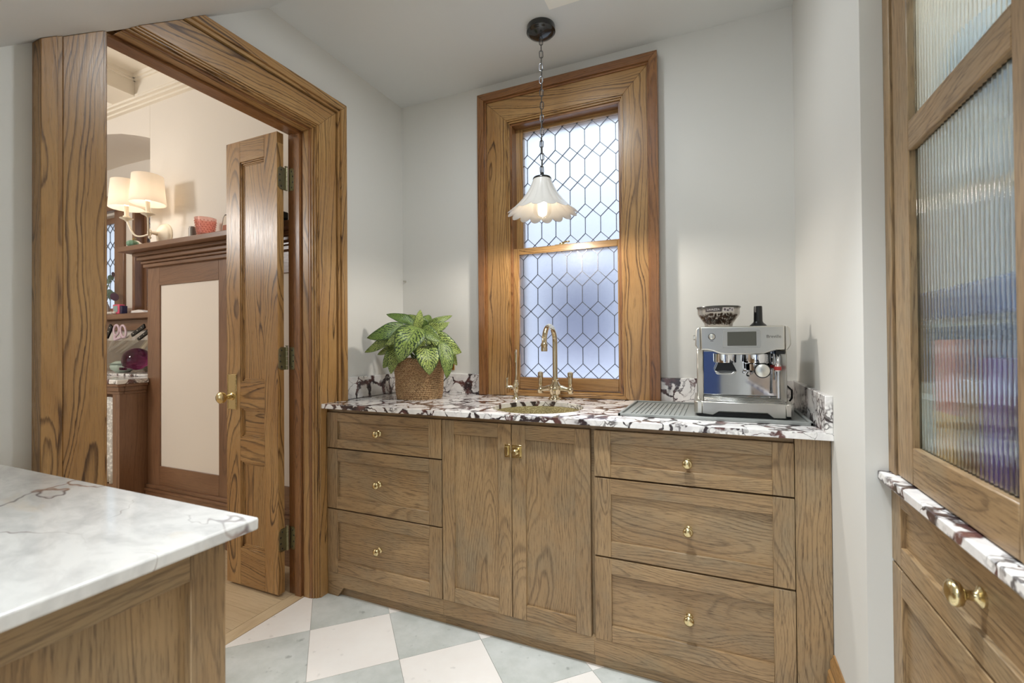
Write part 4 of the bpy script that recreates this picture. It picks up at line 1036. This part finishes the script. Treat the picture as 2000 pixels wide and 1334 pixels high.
for x0, x1 in wins: b.box(x0, x1, AB, AB+.2, 0, zA); b.box(x0, x1, AB, AB+.2, zB, 3.0)
struct(b, 'wall_recess', WALL2, 'wall of the arched recess holding two small leaded windows', 'wall')
for wi, (x0, x1) in enumerate(wins):
    t = thing('window_%d' % (wi+2), ['leaded window left in the dining recess, half hidden by the doorway casing', 'narrow leaded window in the dining recess behind the wall lamp'][wi], 'window', ((x0+x1)/2, AB, zA), kind=STRUCT)
    for (a, c, ax) in ((x0-.06 if wi == 0 else x0-.012, x0+.025, 'z'), (x1-.025, x1+(.112 if wi == 0 else .06), 'z')): MB().box(a, c, AB-.02, AB+.06, zA-.02, zB+.12).build('casing_board', W['dark', 'z'], t, bevel=.003)
    MB().box(x0-.075, x1+.075, AB-.045, AB+.06, zB+.02, zB+.15).build('casing_head', W['dark', 'x'], t, bevel=.003)
    s_ = sash(t, 'dark', x0+.025, x1-.025, zA, zB, x0+.06, x1-.06, zA+.05, zB-.05, AB+.05, AB+.08)
    leaded(s_, x0+.06, x1-.06, zA+.05, zB-.05, AB+.065, x0+.1, zA+.2, .078, .075, .075)
sl = MB().box(AX0, DW-.001, AB-.11, AB, 1.425, 1.468).box(AX0, DW-.001, AB-.03, AB, 1.335, 1.425).build('trim_2', W['dark', 'x'], bevel=.004)
tag(sl, 'stained wood window stool across the dining recess', 'window sill', kind=STRUCT)
# wainscot on the dining wall
wc = thing('trim_3', 'stained wood wainscot with cream panels on the dining wall', 'wainscot', (-2.6, DWY, 0), kind=STRUCT)
FYW = 1.806
panels = [(-3.288, -2.708), (-2.60, -2.02)]
xs = [DW]+[q for p_ in panels for q in p_]+[XW-.026]
for i in range(0, len(xs)-1, 2): MB().box(xs[i], xs[i+1], FYW, DWY, .30, 1.725).build('wainscot_stile', W['dark', 'z'], wc, bevel=.0015)
for x0, x1 in panels:
    MB().box(x0, x1, FYW, DWY, 1.592, 1.725).build('wainscot_rail', W['dark', 'x'], wc, bevel=.0015)
    MB().box(x0, x1, FYW, DWY, .30, .425).build('wainscot_rail', W['dark', 'x'], wc, bevel=.0015)
    MB().box(x0, x1, FYW+.009, DWY, .425, 1.592).build('wainscot_panel', PANELP, wc)
for o_, z0, z1 in ((.010, .0, .235), (.016, .235, .262), (.024, .262, .278), (.012, .278, .302)):
    MB().box(DW, XW-.026, FYW-o_, DWY, z0, z1).build('base_moulding', W['dark', 'x'], wc, bevel=.002)
for o_, z0, z1 in ((.022, 1.712, 1.735), (.036, 1.735, 1.752), (.060, 1.752, 1.775), (.085, 1.775, 1.795), (.145, 1.795, 1.826)):
    MB().box(DW-.01 if o_ < .1 else DW-.05, XW-.026, FYW-o_, DWY, z0, z1).build('plate_rail', W['dark', 'x'], wc, bevel=.003)
SZ = 1.826
# wall lamp
SCX, SCY, SCZ = -3.250, DWY, 1.915
sc = thing('wall_sconce', 'two-armed ivory wall lamp with white fabric shades in the dining room', 'lamp', (SCX, SCY, SCZ))
IVORY = plain('ivory_enamel', (240, 228, 206), .35)
t = NT('lit_fabric_shade'); t.bsdf(s2l((246, 238, 226)), .8); tl = t.n('ShaderNodeBsdfTranslucent'); tl.inputs[0].default_value = s2l((252, 246, 238))
mx = t.n('ShaderNodeMixShader'); mx.inputs[0].default_value = .55
t.t.links.new(t.b.outputs[0], mx.inputs[1]); t.t.links.new(tl.outputs[0], mx.inputs[2]); t.t.links.new(mx.outputs[0], t.out.inputs[0]); SHADE = t.mat
MB().lathe([(.075, 0), (.075, .008), (.068, .014), (.066, .020), (.058, .026), (.030, .044), (.012, .052), (.009, .09), (.014, .093), (.014, .100), (0, .103)], (SCX, SCY, SCZ), 32, ax='y', sgn=-1).build('back_plate', IVORY, sc)
HBY = SCY-.092
MB().lathe([(0, -.045), (.008, -.038), (.009, -.030), (.004, -.024), (.009, -.014), (.013, 0), (.009, .014), (.005, .020), (0, .024)], (SCX, HBY, SCZ), 14).build('finial', IVORY, sc)
for s_ in (-1, 1):
    ex, ey = SCX+s_*.112, SCY-.162
    pts = [(SCX+s_*.112*u, HBY-(HBY-ey)*u, SCZ-.010-.018*sin(pi*min(1, u*1.15))+(.085*(max(0, u-.55)/.45)**2.2)) for u in [i/14 for i in range(15)]]
    am = MB().tube(pts, .0055, 8).build('arm', IVORY, sc)
    zz = SCZ+.075
    MB().lathe([(.006, zz-.012), (.012, zz-.004), (.034, zz+.006), (.036, zz+.009), (.030, zz+.010), (.018, zz+.014), (.018, zz+.022), (.012, zz+.024), (.0115, zz+.085), (0, zz+.086)], (ex, ey, 0), 20).build('candle_cup', IVORY, am)
    MB().lathe([(.092, zz+.070), (.079, zz+.240), (.0775, zz+.240), (.0905, zz+.070), (.092, zz+.070)], (ex, ey, 0), 36).build('lamp_shade', SHADE, am)
    MB().lathe([(.010, zz+.086), (.018, zz+.11), (.020, zz+.13), (.012, zz+.155), (0, zz+.16)], (ex, ey, 0), 14).build('bulb', emit('sconce_bulb', (1, .86, .68), 8), am)
    point('sconce_light', (ex, ey, zz+.125), .022, 2.6, (1, .94, .86))
# things on the plate rail
def pumpkin(name, c, r, h, col, label, cat='pumpkin', ribs=8, stemc=(120, 110, 70)):
    t = thing(name, label, cat, c)
    m_ = plain(name+'_skin', col, .4)
    pr = [(0, .0), (.55, .02), (.9, .25), (1, .5), (.9, .78), (.5, .97), (.12, .93), (0, .9)]
    MB().lathe([(q*r, z_*h) for q, z_ in pr], c, 40, rf=lambda a, z_: 1-.10*(1-abs(sin(a*ribs/2)))).build('body', m_, t, ang=70)
    MB().tube([(c[0], c[1], c[2]+h*.88), (c[0]+.1*r, c[1], c[2]+h*1.1), (c[0]+.35*r, c[1], c[2]+h*1.25)], [r*.16, r*.10, r*.09], 8).build('stalk', plain(name+'_stalk', stemc, .6), t)
    return t
pumpkin('white_pumpkin', (-3.44, 1.745, SZ), .040, .058, (236, 230, 220), 'small white pumpkin at the left end of the plate rail')
pumpkin('green_pumpkin', (-3.375, 1.700, SZ), .033, .044, (120, 158, 132), 'small sage green pumpkin beside the white one on the plate rail', stemc=(190, 160, 80))
t = thing('glass_tumbler', 'pink hobnail glass on the plate rail', 'glass', (-2.715, 1.735, SZ))
PINK = glassmat('pink_glass', (.93, .68, .64, 1), .05, .5)
MB().lathe([(0, SZ+.001), (.036, SZ+.002), (.043, SZ+.02), (.056, SZ+.112), (.053, SZ+.112), (.040, SZ+.022), (.0, SZ+.015)], (-2.715, 1.735, 0), 28).build('vessel', PINK, t)
b = MB()
for q in range(7):
    for k in range(18):
        a = 2*pi*(k+.5*(q % 2))/18; rr = .043+.013*(q+1)/8
        b.lathe([(0, -.004), (.0036, 0), (0, .004)], (-2.715+rr*cos(a), 1.735+rr*sin(a), SZ+.016+q*.0128), 5)
o = b.build('hobnail', PINK, t); o['kind'] = 'stuff'
tag(MB().lathe([(.020, SZ), (.020, SZ+.068), (.017, SZ+.070), (.017, SZ+.078), (0, SZ+.079)], (-2.835, 1.735, 0), 20).build('grey_tin', plain('grey_tin_paint', (150, 142, 134), .4, .3)), 'slim grey tin left of the pink glass', 'tin')
t = thing('picture_frame', 'small dark-framed picture leaning on the wall beside the pink glass', 'picture', (-2.56, 1.76, SZ))
fr = MB().box(-2.625, -2.50, 0, .008, 0, .135).box(-2.615, -2.51, -.004, 0, .01, .125)
M_ = Matrix.Translation((0, 1.76, SZ)) @ Matrix.Rotation(radians(-9), 4, 'X')
MB().prism([(-2.625, 0), (-2.50, 0), (-2.50, .12), (-2.512, .138), (-2.613, .138), (-2.625, .12)], 'y', 0, .008).xf(M_).build('frame', plain('dark_frame', (54, 36, 30), .4), t)
MB().prism([(-2.617, .007), (-2.508, .007), (-2.508, .118), (-2.518, .130), (-2.607, .130), (-2.617, .118)], 'y', -.002, 0).xf(M_).build('picture', plain('pale_print', (222, 208, 190), .6), t)
MB().box(-2.610, -2.515, -.0035, -.002, .012, .070).xf(M_).build('red_print', plain('rust_print', (168, 104, 78), .6), t)
# black objects seen between the door and the jamb
tag(MB().box(-2.20, -2.10, 1.735, 1.785, SZ, SZ+.045).box(-2.16, -2.10, 1.735, 1.785, SZ+.045, SZ+.085).build('black_speaker', BLACKP, bevel=.003), 'black box on the plate rail, seen through the hinge gap', 'box')

# ------------------------------------------------------------------ buffet in the recess
BFZ = .99
bf = thing('buffet_cabinet', 'stained wood buffet cabinet in the arched dining recess', 'cabinet', (-4.4, 1.95, 0))
BX1 = -3.424; BY0 = 1.655
MB().box(BX1-.02, BX1, BY0-.004, AB, 0, .955).build('side_panel', W['dark', 'z'], bf, bevel=.002)
MB().box(AX0+.01, AX0+.03, BY0, AB, 0, .955).build('side_panel', W['dark', 'z'], bf)
MB().box(AX0+.03, BX1-.02, AB-.02, AB-.002, 0, .955).build('back_panel', W['dark', 'x'], bf)
MB().box(BX1-.075, BX1-.021, BY0-.004, BY0+.02, 0, .90).build('face_stile', W['dark', 'z'], bf, bevel=.002)
for o_, z0, z1 in ((.006, .895, .915), (.014, .915, .945), (.024, .945, .962)):
    MB().box(AX0+.01, BX1+o_, BY0-o_, BY0+.02, z0, z1).box(BX1-.02, BX1+o_, BY0+.02, 1.80, z0, z1).build('cornice', W['dark', 'x'], bf, bevel=.002)
MB().box(AX0+.03, BX1-.02, BY0+.01, AB-.02, .30, .32).build('shelf', W['dark', 'x'], bf)
MB().box(AX0+.03, BX1-.02, BY0+.01, AB-.02, .08, .10).build('shelf', W['dark', 'x'], bf)
tag(MB().box(AX0+.003, BX1+.030, BY0-.030, 1.803, .9625, BFZ).box(AX0+.003, BX1-.0, 1.803, AB-.001, .9625, BFZ).build('buffet_countertop', VIOLA, bevel=.003), 'veined marble top of the dining buffet', 'worktop')
cu = MB().grid(lambda u, v: (-4.05+.575*u, BY0+.004+.010*sin(u*46)+.004*sin(u*19+v*3), .33+.545*v), 90, 6)
t = NT('lace'); o_ = t.obj(); vv = t.voro(o_, 60, 'F1'); c_ = t.mix(t.mr(vv, .2, .6), s2l((250, 248, 242)), s2l((206, 202, 196))); LACE = t.bsdf(c_, .8)
cuo = cu.build('lace_curtain', LACE, recalc=False); so = cuo.modifiers.new('thick', 'SOLIDIFY'); so.thickness = .002
tag(cuo, 'white lace curtain hanging in the front of the dining buffet', 'curtain')
tag(MB().prism(rrect(-4.40, -3.62, 1.885, 2.09, .04), 'z', BFZ, BFZ+.016).build('serving_board', VIOLA, bevel=.003), 'pale marble serving board on the buffet top', 'board')
tag(MB().box(AX0+.02, DW-.004, 2.205, 2.222, BFZ, 1.25).build('wood_splashboard', W['dark', 'x']), 'brown wooden board along the back of the buffet top', 'splashboard')
kb = thing('knife_holder', 'clear acrylic knife holder standing at the back of the buffet', 'knife holder', (-4.35, 2.15, BFZ))
MB().box(-4.75, -3.80, 2.090, 2.094, BFZ+.0165, 1.25).build('front_sheet', CLEAR, kb)
MB().box(-4.75, -3.80, 2.180, 2.184, BFZ, 1.25).build('rear_sheet', CLEAR, kb)
KB = plain('black_handle', (22, 20, 20), .35)
def knife(a, b_, c, y, label, wd=.018):
    A, B, C_ = [Vector((q[0], y, q[1])) for q in (a, b_, c)]
    t = thing('kitchen_knife', label, 'knife', (C_.x, y, C_.z), 'knives in the clear holder')
    d = (A-B).normalized(); n_ = Vector((-d.z, 0, d.x))
    def strip(P0, P1, w0, w1, th, name, m_):
        pl_ = [P0+n_*w0, P1+n_*w1, P1-n_*w1, P0-n_*w0]
        return MB().prism([(p.x, p.z) for p in pl_], 'y', y-th, y+th).build(name, m_, t, bevel=.003 if th > .003 else 0)
    strip(B, A, wd*.75, wd, .008, 'handle', KB); strip(C_, B, .003, wd*1.05, .001, 'blade', STEEL)
    b = MB()
    for q in (.18, .5, .82):
        p = B.lerp(A, q); b.lathe([(.005, 0), (.004, .0015), (0, .002)], (p.x, y-.008, p.z), 10, ax='y', sgn=-1)
    b.build('rivet', STEEL, t)
knife((-4.525, 1.375), (-4.595, 1.275), (-4.66, 1.14), 2.13, 'black-handled knife nearest the doorway casing in the clear holder', .022)
knife((-4.050, 1.360), (-4.218, 1.289), (-4.549, 1.155), 2.12, 'long black-handled knife slanting right, upper of two in the holder', .018)
knife((-4.010, 1.333), (-4.183, 1.256), (-4.431, 1.151), 2.145, 'black-handled knife slanting right, lower of two in the holder', .016)
ss = thing('scissors', 'scissors with pink and white handles in the clear holder', 'scissors', (-4.45, 2.11, 1.16))
PK = plain('pink_white_plastic', (226, 200, 210), .4)
for cx_, cz_, rx, rz, an in ((-4.415, 1.333, .036, .042, .3), (-4.318, 1.322, .034, .05, -.35)):
    pts = []
    for q in range(20):
        a = 2*pi*q/20; x_, z_ = rx*cos(a), rz*sin(a); pts.append((cx_+x_*cos(an)+z_*sin(an), 2.11, cz_-x_*sin(an)+z_*cos(an)))
    h_ = MB().tube(pts, .008, 8, closed=True); h_.tube([(cx_-.02, 2.11, cz_-.045), (-4.432, 2.11, 1.255)], [.012, .012], 8); h_.build('finger_loop', PK, ss)
MB().prism([(-4.445, 1.27), (-4.415, 1.27), (-4.53, 1.15), (-4.54, 1.15)], 'y', 2.109, 2.111).build('blade', STEEL, ss)
tag(MB().tube([(-4.00, 2.13, 1.245), (-4.06, 2.12, 1.19), (-4.12, 2.12, 1.12)], [.012, .012, .014], 10).build('wooden_spoon', W['floor', 'z']), 'pale wooden spoon handle behind the purple skull jar', 'spoon')
pj = pumpkin('pumpkin_jar', (-4.09, 1.995, BFZ+.016), .078, .088, (186, 200, 184), 'lidded pale green pumpkin jar on the marble board', 'jar', 10, (176, 192, 176))
MB().lathe([(.074, .060), (.0805, .062), (.0805, .066), (.074, .068)], (-4.09, 1.995, BFZ+.016), 32).build('lid_seam', plain('jar_seam', (120, 132, 120), .5), pj)
sj = thing('skull_jar', 'purple glass skull-shaped jar on the marble board', 'jar', (-3.90, 1.99, BFZ+.016))
PUR = glassmat('purple_glass', (.42, .10, .28, 1), .03, .25)
def ell(c, r, n=20, m_=12): return lambda u, v: (c[0]+r[0]*sin(pi*v)*cos(2*pi*u), c[1]+r[1]*sin(pi*v)*sin(2*pi*u), c[2]+r[2]*cos(pi*v))
zb = BFZ+.016
def skull(u, v):
    th, ph = 2*pi*u, pi*v; x_, y_, z_ = sin(ph)*cos(th), sin(ph)*sin(th), cos(ph)
    r = .092
    if z_ < -.15: r *= 1-.28*min(1, (-.15-z_)/.5)
    f = max(0, -x_*.5-y_*.85)                          # face looks to the front left
    for (ex_, ez_) in ((-.85, .05), (-.20, .05)):
        d2 = (x_-ex_)**2+(z_-ez_)**2+(y_+.6)**2*.5; r -= .022*math.exp(-d2/.06)
    if f > .3 and -.75 < z_ < -.3: r += .012*f
    return (-3.90+r*1.05*x_, 1.99+r*1.0*y_, zb+.088+max(-.087, r*1.02*z_))
MB().grid(skull, 40, 24, closeu=True).build('cranium', PUR, sj, weld=True, ang=60)
b = MB()
for k in range(6): b.box(-3.975+k*.014, -3.964+k*.014, 1.905+.004*abs(k-2.5), 1.925, zb+.022, zb+.042)
b.build('teeth', PUR, sj, bevel=.003)
# things on the recess sill
t = thing('kitchen_timer', 'pink square timer with grey screen on the recess window sill', 'timer', (-4.46, 2.17, 1.469))
MB().box(-4.545, -4.455, 2.145, 2.19, 1.469, 1.548).build('case', plain('pink_case', (232, 92, 124), .35), t, bevel=.006, seg=2)
MB().box(-4.530, -4.470, 2.143, 2.146, 1.485, 1.535).build('screen', plain('timer_screen', (150, 176, 172), .3), t)
tag(MB().box(-4.452, -4.42, 2.15, 2.19, 1.469, 1.535).build('navy_box', plain('navy', (40, 34, 70), .4), bevel=.003), 'small navy box beside the pink timer', 'box')
for i_, (x_, n_) in enumerate(((-4.60, 'leftmost'), (-4.555, 'middle'), (-4.50, 'rightmost'))):
    tag(MB().grid(ell((x_, 2.145-.004*i_, 1.480), (.016, .014, .011)), 14, 8, closeu=True).build('pebble', plain('white_pebble_%d' % i_, (232, 224, 214), .5), weld=True, ang=80), '%s of three white pebbles on the recess sill' % n_, 'pebble', 'pebbles on the recess sill')
tag(MB().prism([(-4.30, 1.469), (-4.12, 1.469), (-4.15, 1.487), (-4.20, 1.493), (-4.29, 1.489)], 'y', 2.15, 2.20).build('folded_cloth', plain('white_cloth', (240, 232, 226), .8), bevel=.004), 'folded white cloth on the recess window sill', 'cloth')
ev = thing('eucalyptus_sprig', 'eucalyptus sprig in a vase on the recess sill, beside the doorway casing', 'plant', (-4.70, 2.17, 1.469))
MB().lathe([(.022, 1.469), (.030, 1.49), (.026, 1.54), (.014, 1.57), (.016, 1.58)], (-4.70, 2.17, 0), 20).build('vase', PORC, ev)
EG = plain('dusty_green', (110, 128, 112), .6); EP = plain('dusky_purple_leaf', (110, 84, 104), .6)
b = MB(); b.tube([(-4.70, 2.17, 1.56), (-4.66, 2.16, 1.68), (-4.60, 2.16, 1.78), (-4.54, 2.15, 1.80)], .003, 6); b.tube([(-4.70, 2.17, 1.56), (-4.63, 2.16, 1.64), (-4.55, 2.15, 1.615)], .003, 6); b.build('twig', EG, ev)
for i_, (x_, z_, r_, m_) in enumerate(((-4.66, 1.70, .024, EG), (-4.63, 1.745, .022, EG), (-4.59, 1.775, .022, EG), (-4.555, 1.80, .02, EP), (-4.62, 1.71, .02, EG), (-4.60, 1.65, .03, EG), (-4.57, 1.625, .034, EG), (-4.535, 1.612, .034, EP), (-4.64, 1.63, .026, EG))):
    MB().lathe([(0, -.0015), (r_*.8, -.001), (r_, 0), (r_*.8, .001), (0, .0015)], (0, 0, 0), 12).xf(Matrix.Translation((x_, 2.155, z_)) @ Matrix.Rotation(radians(60+i_*11), 4, 'X') @ Matrix.Rotation(i_*.7, 4, 'Y')).build('leaf', m_, ev)
